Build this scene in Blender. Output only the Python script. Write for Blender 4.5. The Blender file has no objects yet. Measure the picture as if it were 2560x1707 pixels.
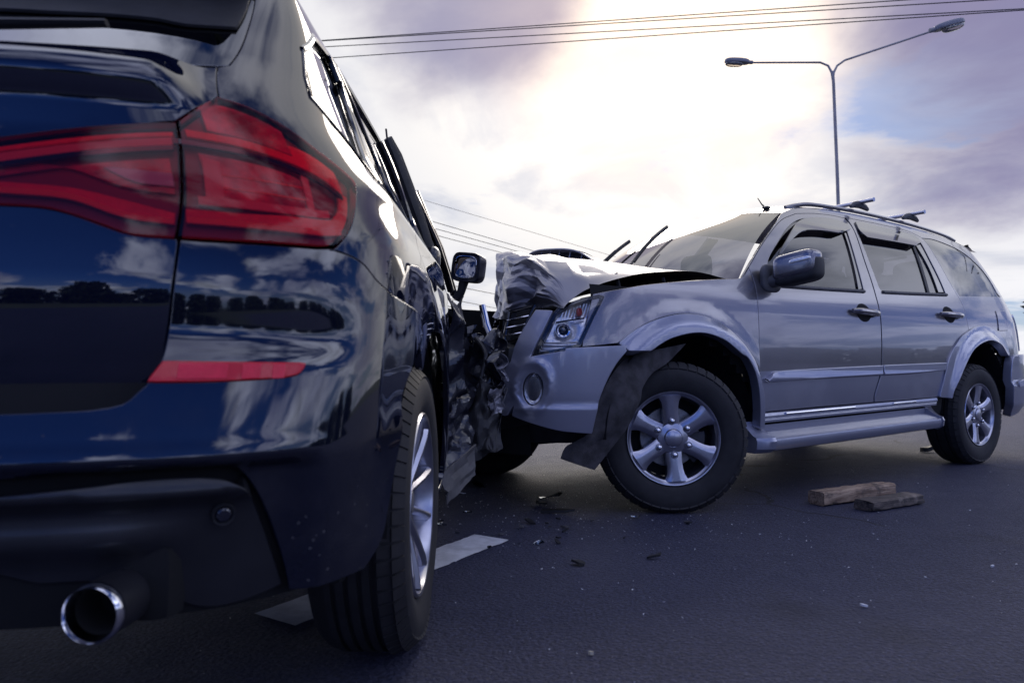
import bpy, bmesh, math, random
from mathutils import Vector, Matrix, noise
from mathutils.geometry import delaunay_2d_cdt
random.seed(7)
R = math.radians
scene = bpy.context.scene
COL = scene.collection
# ---------------------------------------------------------------- camera
cam_d = bpy.data.cameras.new('camera'); cam = bpy.data.objects.new('camera', cam_d); COL.objects.link(cam)
cam.location = (0, 0, 0.72); cam.rotation_euler = (R(90+2.2314), 0, 0)
cam_d.lens = 24; cam_d.sensor_width = 36; cam_d.clip_start = 0.05; cam_d.clip_end = 3000
cam_d.dof.use_dof = True; cam_d.dof.focus_distance = 3.4; cam_d.dof.aperture_fstop = 4.0
scene.camera = cam
# ---------------------------------------------------------------- light and sky
SUN_AZ, SUN_EL = R(13.0), R(29.0)          # to the right of the viewing direction (+Y), height
SUN_DIR = Vector((math.sin(SUN_AZ)*math.cos(SUN_EL), math.cos(SUN_AZ)*math.cos(SUN_EL), math.sin(SUN_EL)))
sun_d = bpy.data.lights.new('sun', 'SUN'); sun = bpy.data.objects.new('sun', sun_d); COL.objects.link(sun)
sun_d.energy = 1.1; sun_d.angle = R(24); sun_d.color = (1.0, 0.93, 0.84)
sun.rotation_euler = SUN_DIR.to_track_quat('Z', 'Y').to_euler()
sun.location = (10, 40, 30)
scene.view_settings.view_transform = 'Standard'; scene.view_settings.look = 'None'
scene.view_settings.exposure = 0.10; scene.view_settings.gamma = 1.0
world = bpy.data.worlds.new('World'); scene.world = world; world.use_nodes = True

class NT:
    """small helper for node trees"""
    def __init__(s, tree): s.t = tree; s.n = tree.nodes; s.l = tree.links
    def new(s, typ, **kw):
        nd = s.n.new(typ)
        for k, v in kw.items():
            if k.startswith('_'): setattr(nd, k[1:], v)
            else: s.set(nd, k, v)
        return nd
    def set(s, nd, key, v):
        sock = nd.inputs[int(key[1:])] if key[0] == 'i' and key[1:].isdigit() else nd.inputs[key.replace('__', ' ')]
        if hasattr(v, 'is_linked') or isinstance(v, bpy.types.NodeSocket): s.l.new(v, sock)
        else: sock.default_value = v
    def math(s, op, a, b=0.0, c=0.0, clamp=False):
        nd = s.n.new('ShaderNodeMath'); nd.operation = op; nd.use_clamp = clamp
        for i, v in enumerate((a, b, c)):
            if isinstance(v, bpy.types.NodeSocket): s.l.new(v, nd.inputs[i])
            else: nd.inputs[i].default_value = v
        return nd.outputs[0]
    def vmath(s, op, a, b=(0, 0, 0)):
        nd = s.n.new('ShaderNodeVectorMath'); nd.operation = op
        for i, v in enumerate((a, b)):
            if isinstance(v, bpy.types.NodeSocket): s.l.new(v, nd.inputs[i])
            else: nd.inputs[i].default_value = v
        return nd.outputs['Value' if op in ('DOT_PRODUCT', 'LENGTH') else 'Vector']
    def ramp(s, fac, a, b, smooth=True):
        nd = s.n.new('ShaderNodeMapRange'); nd.interpolation_type = 'SMOOTHSTEP' if smooth else 'LINEAR'; nd.clamp = True
        s.l.new(fac, nd.inputs[0]); nd.inputs[1].default_value = a; nd.inputs[2].default_value = b
        return nd.outputs[0]
    def mix(s, fac, a, b, blend='MIX'):
        nd = s.n.new('ShaderNodeMix'); nd.data_type = 'RGBA'; nd.blend_type = blend; nd.clamp_factor = True
        for i, v in ((0, fac), (6, a), (7, b)):
            if isinstance(v, bpy.types.NodeSocket): s.l.new(v, nd.inputs[i])
            else: nd.inputs[i].default_value = v if i == 0 else (tuple(v)+(1,))[:4]
        return nd.outputs[2]
    def noise(s, vec, scale, detail=4, rough=.5, dist=0.0):
        nd = s.n.new('ShaderNodeTexNoise')
        if vec is not None: s.l.new(vec, nd.inputs['Vector'])
        nd.inputs['Scale'].default_value = scale; nd.inputs['Detail'].default_value = detail
        nd.inputs['Roughness'].default_value = rough; nd.inputs['Distortion'].default_value = dist
        return nd.outputs['Fac']

def build_world():
    w = NT(world.node_tree); w.n.clear()
    out = w.new('ShaderNodeOutputWorld'); bg = w.new('ShaderNodeBackground'); w.l.new(bg.outputs[0], out.inputs[0])
    sky = w.new('ShaderNodeTexSky', _sky_type='NISHITA', _sun_disc=False, _sun_elevation=SUN_EL, _sun_rotation=SUN_AZ, _air_density=1.0, _dust_density=0.6, _ozone_density=2.5)
    d = w.new('ShaderNodeTexCoord').outputs['Generated']
    sep = w.new('ShaderNodeSeparateXYZ', Vector=d)
    zz = w.math('ADD', w.math('MAXIMUM', sep.outputs[2], 0.0), 0.16)
    p = w.new('ShaderNodeCombineXYZ', X=w.math('DIVIDE', sep.outputs[0], zz), Y=w.math('DIVIDE', sep.outputs[1], zz)).outputs[0]
    n1 = w.noise(p, 0.95, 9, .56, .35)
    n2 = w.noise(w.vmath('ADD', p, (7.3, 2.1, 0.0)), 0.55, 6, .5, .3)
    n3 = w.noise(w.vmath('ADD', p, (1.7, 9.4, 0.0)), 1.7, 8, .58, .5)
    sd = w.vmath('DOT_PRODUCT', d, tuple(SUN_DIR))
    near = w.ramp(sd, 0.90, 0.998)           # veil of bright cloud round the sun
    wide = w.ramp(sd, 0.20, 0.95)
    def blob(dirv, a0, a1):
        v = Vector(dirv).normalized()
        dd = w.vmath('DOT_PRODUCT', d, tuple(v))
        return w.ramp(w.math('ADD', dd, w.math('MULTIPLY', w.math('SUBTRACT', n1, .5), .07)), math.cos(R(a1)), math.cos(R(a0)))
    dark = w.math('ADD', blob((0.80, 1.0, 0.535), 7, 16), w.math('MULTIPLY', blob((-0.09, 1.0, 0.60), 2, 11), .80), clamp=True)
    # coverage and thickness of the cloud layer
    cov = w.ramp(w.math('ADD', n1, w.math('MULTIPLY', wide, 0.16)), 0.475, 0.585)
    cov = w.math('MAXIMUM', cov, w.math('MULTIPLY', dark, .97))
    thick = w.ramp(n2, 0.40, 0.66)
    thick = w.math('MULTIPLY', thick, w.math('SUBTRACT', 1.0, w.math('MULTIPLY', w.ramp(sd, .55, .95), 0.97)))
    thick = w.math('MAXIMUM', thick, dark)
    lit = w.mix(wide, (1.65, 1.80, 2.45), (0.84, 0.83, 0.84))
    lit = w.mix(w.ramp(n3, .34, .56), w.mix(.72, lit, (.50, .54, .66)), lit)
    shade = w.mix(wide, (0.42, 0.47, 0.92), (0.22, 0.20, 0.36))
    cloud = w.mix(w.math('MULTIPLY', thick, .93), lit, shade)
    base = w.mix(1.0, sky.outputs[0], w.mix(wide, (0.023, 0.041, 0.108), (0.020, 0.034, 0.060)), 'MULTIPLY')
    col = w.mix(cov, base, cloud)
    glow = w.math('MULTIPLY', near, w.math('SUBTRACT', 1.0, w.math('MULTIPLY', dark, .93)))
    gl = w.mix(glow, (0, 0, 0), (0.34, 0.27, 0.18))
    hot = w.math('MULTIPLY', w.ramp(sd, .955, .999), w.math('SUBTRACT', 1.0, w.math('MULTIPLY', dark, .9)))
    gl = w.mix(1.0, gl, w.mix(hot, (0, 0, 0), (0.35, 0.16, 0.0)), 'ADD')
    col = w.mix(1.0, col, gl, 'ADD')
    # haze towards the horizon, ground below it
    hz = w.ramp(w.math('ABSOLUTE', sep.outputs[2]), 0.22, 0.0)
    col = w.mix(w.math('MULTIPLY', hz, .45), col, w.mix(wide, (0.50, 0.58, 0.80), (0.86, 0.84, 0.83)))
    col = w.mix(w.ramp(sep.outputs[2], -0.01, -0.05), col, (0.06, 0.06, 0.08))
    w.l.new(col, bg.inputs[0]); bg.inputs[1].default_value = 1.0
build_world()

# ---------------------------------------------------------------- materials
MATS = {}
def pbr(name, col, rough=.5, metal=0.0, coat=0.0, coat_r=.03, coat_ior=1.5, spec=.5, nz=None, bump=None, var=0.0, vscale=8.0, rvar=0.0):
    m = bpy.data.materials.new(name); m.use_nodes = True; MATS[name] = m
    t = NT(m.node_tree); b = t.n['Principled BSDF']
    b.inputs['Base Color'].default_value = (*col, 1); b.inputs['Roughness'].default_value = rough
    b.inputs['Metallic'].default_value = metal; b.inputs['Coat Weight'].default_value = coat
    b.inputs['Coat Roughness'].default_value = coat_r; b.inputs['Coat IOR'].default_value = coat_ior
    b.inputs['Specular IOR Level'].default_value = spec
    tc = t.new('ShaderNodeTexCoord').outputs['Object']
    if var:
        f = t.noise(tc, vscale, 6, .6)
        t.l.new(t.mix(t.ramp(f, .3, .7), [c*(1-var) for c in col], [min(1, c*(1+var)) for c in col]), b.inputs['Base Color'])
    if rvar:
        f = t.noise(tc, vscale*1.7, 5, .6)
        t.l.new(t.math('ADD', t.math('MULTIPLY', t.math('SUBTRACT', f, .5), rvar*2), rough), b.inputs['Roughness'])
    if bump:
        bn = t.new('ShaderNodeBump', Strength=bump[1], Distance=bump[2], Height=t.noise(tc, bump[0], 5, .6))
        t.l.new(bn.outputs[0], b.inputs['Normal'])
    return m
def paint(name, col, metal=.7, rough=.34, coat=1.0, ior=1.5, dirt=0.0, dirtcol=(.16,.15,.16), dent=0.0, spatter=0.0):
    m = pbr(name, col, rough, metal, coat, .02, ior)
    t = NT(m.node_tree); b = t.n['Principled BSDF']; tc = t.new('ShaderNodeTexCoord').outputs['Object']
    if dirt or spatter:
        sp = t.new('ShaderNodeSeparateXYZ', Vector=tc).outputs[2]
        low = t.ramp(sp, .80, .38)
        f = t.math('MULTIPLY', t.ramp(t.noise(tc, 9, 8, .68), .42, .75), t.math('ADD', t.math('MULTIPLY', low, .9), .10))
        f = t.math('MULTIPLY', f, dirt)
        vor = t.new('ShaderNodeTexVoronoi', Vector=tc, Scale=46.0, Randomness=1.0)
        dots = t.math('MULTIPLY', t.math('LESS_THAN', vor.outputs['Distance'], .13), t.math('GREATER_THAN', t.noise(tc, 5, 2), .52))
        f = t.math('MAXIMUM', f, t.math('MULTIPLY', t.math('MULTIPLY', dots, low), spatter))
        t.l.new(t.mix(f, col, dirtcol), b.inputs['Base Color'])
        t.l.new(t.math('SUBTRACT', coat, t.math('MULTIPLY', f, coat*.9)), b.inputs['Coat Weight'])
        t.l.new(t.math('MULTIPLY', t.math('SUBTRACT', 1.0, f), metal), b.inputs['Metallic'])
        t.l.new(t.math('ADD', t.math('MULTIPLY', f, .35), rough), b.inputs['Roughness'])
    if dent or spatter:
        film = t.ramp(t.noise(tc, 2.2, 7, .65), .40, .72)
        t.l.new(t.math('ADD', t.math('MULTIPLY', film, .055), .012), b.inputs['Coat Roughness'])
    if dent:
        bn = t.new('ShaderNodeBump', Strength=1.0, Distance=dent, Height=t.noise(tc, 3.0, 2, .4))
        t.l.new(bn.outputs[0], b.inputs['Coat Normal'])
    return m
def glass(name, tint, base_refl=.06, rough=0.0, ior=1.5):
    """thin pane: tinted see-through plus mirror reflection by fresnel"""
    m = bpy.data.materials.new(name); m.use_nodes = True; MATS[name] = m
    t = NT(m.node_tree); t.n.clear()
    o = t.new('ShaderNodeOutputMaterial'); tr = t.new('ShaderNodeBsdfTransparent', Color=(*tint, 1)); g = t.new('ShaderNodeBsdfGlossy', Roughness=rough, Color=(1, 1, 1, 1))
    fr = t.new('ShaderNodeFresnel', IOR=ior)
    mx = t.new('ShaderNodeMixShader', i0=t.math('ADD', fr.outputs[0], base_refl, clamp=True))
    t.l.new(tr.outputs[0], mx.inputs[1]); t.l.new(g.outputs[0], mx.inputs[2]); t.l.new(mx.outputs[0], o.inputs[0])
    return m
def two_tone(name, up, low, zsplit):
    m = paint(name, up, .85, .27, 1.0, 1.5)
    t = NT(m.node_tree); b = t.n['Principled BSDF']; tc = t.new('ShaderNodeTexCoord').outputs['Object']
    sp = t.new('ShaderNodeSeparateXYZ', Vector=tc)
    z = t.math('ADD', sp.outputs[2], t.math('MULTIPLY', sp.outputs[0], .012))
    f = t.math('GREATER_THAN', z, zsplit)
    c = t.mix(f, low, up)
    dust = t.math('MULTIPLY', t.ramp(t.noise(tc, 4, 8, .7), .40, .75), t.math('ADD', .14, t.math('MULTIPLY', t.ramp(sp.outputs[2], .75, .45), .40)))
    t.l.new(t.mix(dust, c, (.27, .26, .28)), b.inputs['Base Color'])
    t.l.new(t.math('ADD', t.math('MULTIPLY', dust, .5), .30), b.inputs['Roughness'])
    return m
SILVER_LOW = (0.33, 0.34, 0.42); SILVER_UP = (0.21, 0.203, 0.222)
two_tone('silver_body', SILVER_UP, SILVER_LOW, .695)
paint('silver_upper', SILVER_UP, .85, .27)
paint('silver_trim', SILVER_LOW, .62, .34, dirt=.25, dirtcol=(.2, .2, .24))
paint('silver_crumple', (.27, .262, .29), .30, .45, .30)
paint('dark_paint', (0.003, 0.005, 0.018), 0.0, .5, 1.0, 1.85, dent=.0003); MATS['dark_paint'].node_tree.nodes['Principled BSDF'].inputs['Specular IOR Level'].default_value = 0.0
paint('dark_dirty', (0.003, 0.005, 0.016), 0.0, .5, 1.0, 1.85, dirt=.22, dirtcol=(.10, .095, .10), spatter=.8); MATS['dark_dirty'].node_tree.nodes['Principled BSDF'].inputs['Specular IOR Level'].default_value = 0.0
paint('dark_crumple', (0.007, 0.008, 0.018), .2, .40, .7, 1.5)
pbr('black_plastic', (.016, .016, .019), .55, bump=(160, .25, .002), var=.3, vscale=20)
pbr('gloss_black', (.006, .006, .008), .12, coat=1.0, coat_r=.02)
pbr('dark_inner', (.006, .006, .007), .9)
pbr('tyre', (.020, .019, .021), .72, bump=(90, .25, .002), var=.25, vscale=14)
pbr('alloy', (.50, .50, .56), .28, .95, .3, var=.08, vscale=20)
pbr('alloy_dull', (.30, .30, .33), .42, .9, var=.15, vscale=20)
pbr('chrome', (.75, .75, .78), .08, 1.0)
pbr('dull_steel', (.30, .29, .29), .45, .9, var=.25, vscale=25)
pbr('grey_plastic', (.085, .083, .088), .6, bump=(120, .3, .002), var=.25, vscale=12)
pbr('liner', (.062, .058, .062), .9, bump=(300, 1.0, .004), var=.45, vscale=14)
pbr('galvanised', (.36, .34, .34), .6, .2, var=.2, vscale=3)
pbr('lamp_grey', (.25, .25, .28), .45, .2)
pbr('cable', (.03, .03, .035), .6)
pbr('seat_cloth', (.055, .05, .055), .9)
pbr('dash', (.03, .03, .032), .7)
pbr('paper', (.7, .72, .78), .8)
glass('clear_lens', (.96, .96, .97), .0, ior=1.35)
glass('window_tint', (.06, .06, .08), .035, ior=1.5)
glass('window_dark', (.03, .03, .05), .12, ior=1.5)
glass('windscreen', (.11, .105, .13), .14)
glass('red_lens', (1.0, .36, .40), .0, ior=1.40)
pbr('red_dark', (.26, .008, .028), .35)
pbr('red_bright', (1.0, .020, .055), .25, bump=(45, .5, .004), var=.18, vscale=30)
pbr('red_mid', (.55, .018, .062), .2, coat=.4, bump=(25, .4, .004), var=.5, vscale=16)
pbr('red_reflex', (.72, .003, .012), .2, coat=.5, bump=(70, .5, .003))
pbr('red_pink', (.80, .16, .20), .3)
pbr('lamp_white', (.55, .55, .62), .3, coat=.5)
pbr('lamp_chrome', (.88, .87, .86), .24, .6, bump=(60, .3, .003))
pbr('amber', (.5, .03, .02), .3, coat=.5)
pbr('mirror_glass', (.8, .8, .85), .02, 1.0)
pbr('glass_shard', (.30, .34, .36), .08, 0.0, coat=1.0, spec=.9)
pbr('white_bit', (.62, .63, .68), .5)

# ---------------------------------------------------------------- object helpers
def put(name, me, mat=None, parent=None, label=None, cat=None, group=None, kind=None, loc=None, rot=None):
    o = bpy.data.objects.new(name, me); COL.objects.link(o)
    if me is not None and mat is not None: me.materials.append(MATS[mat] if isinstance(mat, str) else mat)
    if parent: o.parent = parent
    if label: o['label'] = label
    if cat: o['category'] = cat
    if group: o['group'] = group
    if kind: o['kind'] = kind
    if loc: o.location = loc
    if rot: o.rotation_euler = rot
    return o
def mesh(name, vs, fs, smooth=True, normals=None, auto=None):
    me = bpy.data.meshes.new(name); me.from_pydata([tuple(v) for v in vs], [], fs); me.validate()
    if smooth: me.shade_smooth()
    if auto is not None: me.set_sharp_from_angle(angle=R(auto))
    if normals is not None and len(normals) == len(me.vertices): me.normals_split_custom_set_from_vertices([tuple(n) for n in normals])
    me.update(); return me
def _h(i, j, k): 
    v = math.sin(i*127.1+j*311.7+k*74.7)*43758.5453
    return v-math.floor(v)-.5
def facet(x, y, k):
    """piecewise flat noise: straight creases like folded sheet metal"""
    sk = (x+y)*.366; i = math.floor(x+sk); j = math.floor(y+sk); t = (i+j)*.2113
    a = x-(i-t); b = y-(j-t); fx = a+(a+b)*.366; fy = b+(a+b)*.366
    h00 = _h(i, j, k); h11 = _h(i+1, j+1, k)
    if fx > fy: h10 = _h(i+1, j, k); return h00+(h10-h00)*fx+(h11-h10)*fy
    h01 = _h(i, j+1, k); return h00+(h01-h00)*fy+(h11-h01)*fx
class MB:
    """collects simple shapes for ONE part"""
    def __init__(s): s.v = []; s.f = []
    def add(s, vs, fs):
        b = len(s.v); s.v += [tuple(v) for v in vs]; s.f += [tuple(i+b for i in f) for f in fs]; return s
    def box(s, c, sz, rot=None):
        vs = [Vector((x*sz[0]/2, y*sz[1]/2, z*sz[2]/2)) for x in (-1, 1) for y in (-1, 1) for z in (-1, 1)]
        M = rot or Matrix.Identity(3)
        return s.add([M@v+Vector(c) for v in vs], [(0,1,3,2),(4,6,7,5),(0,4,5,1),(2,3,7,6),(0,2,6,4),(1,5,7,3)])
    def tube(s, pts, rad, seg=8, cap=True, flat=1.0):
        pts = [Vector(p) for p in pts]; n = len(pts); b = len(s.v)
        up = None
        for i, p in enumerate(pts):
            t = (pts[min(i+1, n-1)]-pts[max(i-1, 0)]).normalized()
            if up is None: up = t.orthogonal().normalized() if abs(t.z) > .9 else Vector((0, 0, 1))
            sdv = t.cross(up).normalized(); up2 = sdv.cross(t).normalized()
            r = rad[i] if isinstance(rad, (list, tuple)) else rad
            for k in range(seg):
                a = 2*math.pi*k/seg
                s.v.append(tuple(p+sdv*(r*math.cos(a))+up2*(r*flat*math.sin(a))))
        for i in range(n-1):
            for k in range(seg):
                k2 = (k+1) % seg
                s.f.append((b+i*seg+k, b+i*seg+k2, b+(i+1)*seg+k2, b+(i+1)*seg+k))
        if cap:
            s.f.append(tuple(b+k for k in range(seg))[::-1]); s.f.append(tuple(b+(n-1)*seg+k for k in range(seg)))
        return s
    def lathe(s, prof, axis_o, axis, seg=48, a0=0.0, a1=2*math.pi):
        """prof: list of (radius, along)"""
        ax = Vector(axis).normalized(); e1 = ax.orthogonal().normalized()
        if abs(ax.z) < .5: e1 = (Vector((0, 0, 1))-ax*ax.z).normalized()
        e2 = ax.cross(e1); b = len(s.v); n = len(prof); full = abs(a1-a0-2*math.pi) < 1e-6; ns = seg if full else seg+1
        for k in range(ns):
            a = a0+(a1-a0)*k/seg
            d = e1*math.cos(a)+e2*math.sin(a)
            for r, h in prof: s.v.append(tuple(Vector(axis_o)+d*r+ax*h))
        for k in range(seg):
            k2 = (k+1) % ns
            for i in range(n-1): s.f.append((b+k*n+i, b+k*n+i+1, b+k2*n+i+1, b+k2*n+i))
        return s
    def grid(s, fn, nu, nv):
        b = len(s.v)
        for i in range(nu+1):
            for j in range(nv+1): s.v.append(tuple(fn(i/nu, j/nv)))
        for i in range(nu):
            for j in range(nv):
                a = b+i*(nv+1)+j; s.f.append((a, a+1, a+nv+2, a+nv+1))
        return s
    def done(s, name, mat, parent=None, smooth=True, auto=35, bevel=0.0, thick=0.0, fix=True, **kw):
        me = bpy.data.meshes.new(name); me.from_pydata(s.v, [], s.f); me.validate()
        bm = bmesh.new(); bm.from_mesh(me)
        if bevel:
            es = [e for e in bm.edges if len(e.link_faces) == 2 and e.calc_face_angle(0) > .6]
            bmesh.ops.bevel(bm, geom=es, offset=bevel, segments=2, affect='EDGES', profile=.6)
        if fix: bmesh.ops.recalc_face_normals(bm, faces=bm.faces)
        if thick:
            bmesh.ops.solidify(bm, geom=bm.faces[:], thickness=thick)
        bm.to_mesh(me); bm.free()
        if smooth: me.shade_smooth(); me.set_sharp_from_angle(angle=R(auto))
        return put(name, me, mat, parent, **kw)
def thing(name, label, cat, loc=(0,0,0), rz=0.0, group=None):
    o = bpy.data.objects.new(name, None); COL.objects.link(o); o.empty_display_size = .1
    o.location = loc; o.rotation_euler = (0, 0, rz); o['label'] = label; o['category'] = cat
    if group: o['group'] = group
    return o
def copy_tree(o, parent=None):
    c = o.copy(); COL.objects.link(c)
    if parent is not None: c.parent = parent
    for ch in list(o.children): copy_tree(ch, c)
    return c

# ---------------------------------------------------------------- panels cut out of a body surface
def cr(p0, p1, p2, p3, t):
    return tuple(.5*((2*b)+(-a+c)*t+(2*a-5*b+4*c-d)*t*t+(-a+3*b-3*c+d)*t**3) for a, b, c, d in zip(p0, p1, p2, p3))
def smooth_line(pts, step, closed=False):
    """catmull-rom through points; a third element 1 marks a corner"""
    P = [tuple(p[:2]) for p in pts]; C = [len(p) > 2 for p in pts]; n = len(P); out = []
    m = n if closed else n-1
    for i in range(m):
        j = (i+1) % n
        pa = P[i-1] if (closed or i > 0) and not C[i] else tuple(2*a-b for a, b in zip(P[i], P[j]))
        pd = P[(j+1) % n] if (closed or j < n-1) and not C[j] else tuple(2*a-b for a, b in zip(P[j], P[i]))
        L = math.dist(P[i], P[j]); k = max(1, int(round(L/step)))
        for q in range(k): out.append(cr(pa, P[i], P[j], pd, q/k))
    if not closed: out.append(P[-1])
    return out
def area(L): return sum(L[i-1][0]*L[i][1]-L[i][0]*L[i-1][1] for i in range(len(L)))/2
def inset(L, g):
    """move a closed loop inwards (positive g) by g"""
    if area(L) < 0: L = L[::-1]
    n = len(L); out = []
    for i in range(n):
        a, b, c = L[i-1], L[i], L[(i+1) % n]
        d1 = Vector((b[0]-a[0], b[1]-a[1])); d2 = Vector((c[0]-b[0], c[1]-b[1]))
        if d1.length < 1e-9: d1 = d2
        if d2.length < 1e-9: d2 = d1
        d1.normalize(); d2.normalize()
        n1 = Vector((-d1.y, d1.x)); n2 = Vector((-d2.y, d2.x)); m = n1+n2
        if m.length < .2: m = n1
        m = m.normalized(); k = min(2.0, 1/max(.35, m.dot(n1)))
        out.append((b[0]+m.x*g*k, b[1]+m.y*g*k))
    return out
def inside(L, p):
    x, y = p; r = False; j = len(L)-1
    for i in range(len(L)):
        xi, yi = L[i]; xj, yj = L[j]
        if (yi > y) != (yj > y) and x < (xj-xi)*(y-yi)/(yj-yi)+xi: r = not r
        j = i
    return r
def panel(name, loops, surf, mat, parent, step=.03, bstep=None, gap=.0022, depth=.014, bev=.003, off=None, sgn=1, mirror=None, raw=False, warp=None, **kw):
    """loops: closed outlines in (u,z), first the rim, then holes; off(u,z): proud along the normal"""
    bstep = bstep or step
    LL = []
    for k, L in enumerate(loops):
        q = L if raw else smooth_line(L, bstep, True)
        q = inset(q, gap if k == 0 else -gap)
        LL.append(q)
    vs = []; es = []
    for L in LL:
        b = len(vs); vs += L; es += [(b+i, b+(i+1) % len(L)) for i in range(len(L))]
    nb = len(vs)
    u0 = min(v[0] for v in LL[0]); u1 = max(v[0] for v in LL[0]); z0 = min(v[1] for v in LL[0]); z1 = max(v[1] for v in LL[0])
    cell = {}
    for i in range(nb): cell.setdefault((int(vs[i][0]//step), int(vs[i][1]//step)), []).append(vs[i])
    r = 0; z = z0+step*.5
    while z < z1:
        u = u0+step*(.5 if r % 2 else 0.0)
        while u < u1:
            p = (u, z)
            if inside(LL[0], p) and not any(inside(h, p) for h in LL[1:]):
                ci, cj = int(u//step), int(z//step); ok = True
                for a in (-1, 0, 1):
                    for c in (-1, 0, 1):
                        for q in cell.get((ci+a, cj+c), ()):
                            if (q[0]-u)**2+(q[1]-z)**2 < (.5*step)**2: ok = False
                if ok: vs.append(p)
            u += step
        r += 1; z += step*.87
    ov, oe, of, orv, _, _ = delaunay_2d_cdt([Vector(v) for v in vs], es, [], 0, 1e-6, True)
    m = {}
    for i, ids in enumerate(orv):
        for j in ids: m[j] = i
    def pos(u, z):
        p = Vector(surf(u, z))
        return p
    h = 2e-3
    def frame(u, z):
        pu = Vector(surf(u+h, z))-Vector(surf(u-h, z)); pz = Vector(surf(u, z+h))-Vector(surf(u, z-h))
        n = pu.cross(pz)*sgn
        return n.normalized() if n.length > 1e-12 else Vector((0, 0, 1))
    def full(u, z):
        p = pos(u, z)
        if off: p = p+frame(u, z)*off(u, z)
        if warp: p = warp(p)
        return p
    def fnorm(u, z):
        if not off and not warp: return frame(u, z)
        n = (full(u+h, z)-full(u-h, z)).cross(full(u, z+h)-full(u, z-h))*sgn
        return n.normalized() if n.length > 1e-12 else frame(u, z)
    P = [full(v.x, v.y) for v in ov]; N = [fnorm(v.x, v.y) for v in ov]
    F = []
    for f in of:
        c = (sum(ov[i].x for i in f)/3, sum(ov[i].y for i in f)/3)
        if inside(LL[0], c) and not any(inside(hh, c) for hh in LL[1:]):
            a, b, cc = f[:3]
            if (P[b]-P[a]).cross(P[cc]-P[a]).dot(N[a]+N[b]+N[cc]) < 0: f = list(f)[::-1]
            F.append(tuple(f))
    # rolled edges
    s = 0
    for k, L in enumerate(LL):
        idx = [m[s+i] for i in range(len(L))]; s += len(L); n = len(idx)
        idx = [idx[i] for i in range(n) if idx[i] != idx[i-1]]; n = len(idx)
        rings = [idx]
        od = []
        for i in range(n):
            t = P[idx[(i+1) % n]]-P[idx[i-1]]
            o = t.cross(N[idx[i]])
            o = o.normalized() if o.length > 1e-9 else Vector((0, 0, 0))
            od.append(o*sgn if k == 0 else -o*sgn)
        for (oo, dd, wn) in ((.7, .3, .75), (1.0, 1.0, 1.0), (1.0, 1.0+depth/bev, 1.0)):
            ring = []
            for i in range(n):
                ring.append(len(P)); nn = N[idx[i]]
                P.append(P[idx[i]]+od[i]*bev*oo-nn*bev*dd); N.append((nn*(1-wn)+od[i]*wn+nn*.05).normalized())
            a = rings[-1]; rings.append(ring)
            for i in range(n):
                j = (i+1) % n; q = (a[i], a[j], ring[j], ring[i])
                fn = (P[q[1]]-P[q[0]]).cross(P[q[2]]-P[q[0]])
                if fn.dot(N[q[0]]+od[i]) < 0: q = q[::-1]
                F.append(q)
    if mirror is not None:
        b = len(P); ax = mirror
        for i in range(b):
            q = P[i].copy(); q[ax] = -q[ax]; P.append(q); w = N[i].copy(); w[ax] = -w[ax]; N.append(w)
        F += [tuple(b+i for i in f[::-1]) for f in F]
    me = mesh(name, P, F, True, N)
    return put(name, me, mat, parent, **kw)

def smooth3(pts, k):
    out = []; n = len(pts)
    for i in range(n-1):
        a = pts[max(0, i-1)]; b = pts[i]; c = pts[i+1]; d = pts[min(n-1, i+2)]
        for q in range(k): out.append(cr(a, b, c, d, q/k))
    return out+[pts[-1]]
def interp3(P, v):
    t = v*(len(P)-1); i = min(len(P)-2, int(t)); f = t-i
    a = P[max(0, i-1)]; b = P[i]; c = P[i+1]; d = P[min(len(P)-1, i+2)]
    return Vector(cr(a, b, c, d, f))
pbr('grey_diffuser', (.020, .020, .024), .38, coat=.3, coat_r=.2, bump=(200, .1, .001), var=.2)
pbr('chrome_dull', (.55,.56,.60), .22, 1.0)
pbr('soot', (.01, .01, .01), .9)
pbr('red_painted_glow', (1.0, .10, .05), .3)  # lamp is unlit: the glow piped along its lower edge is put into the colour
glass('clear_bit', (.75, .80, .84), .10)
pbr('sand_bit', (.42, .38, .30), .8)

# ---- body surfaces (car-local metres) -------------------------------------
def sstep(a, b, x):
    t = min(1.0, max(0.0, (x-a)/(b-a))); return t*t*(3-2*t)
def lerp(a, b, t): return a+(b-a)*t
def interp(tab, x):
    # monotone-ish smooth interpolation of a table of (x, value)
    if x <= tab[0][0]: return tab[0][1]
    if x >= tab[-1][0]: return tab[-1][1]
    for i in range(len(tab)-1):
        x0, y0 = tab[i]; x1, y1 = tab[i+1]
        if x <= x1:
            def sl(j):
                if j <= 0 or j >= len(tab)-1: return 0.0
                a = (tab[j][1]-tab[j-1][1])/(tab[j][0]-tab[j-1][0])
                b = (tab[j+1][1]-tab[j][1])/(tab[j+1][0]-tab[j][0])
                if a*b <= 0: return 0.0
                return 2*a*b/(a+b)
            m0 = sl(i); m1 = sl(i+1)
            if i == 0: m0 = (y1-y0)/(x1-x0)
            if i == len(tab)-2: m1 = (y1-y0)/(x1-x0)
            h = x1-x0; t = (x-x0)/h
            return ((1+2*t)*(1-t)**2*y0 + t*(1-t)**2*h*m0 + t*t*(3-2*t)*y1 + t*t*(t-1)*h*m1)
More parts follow.
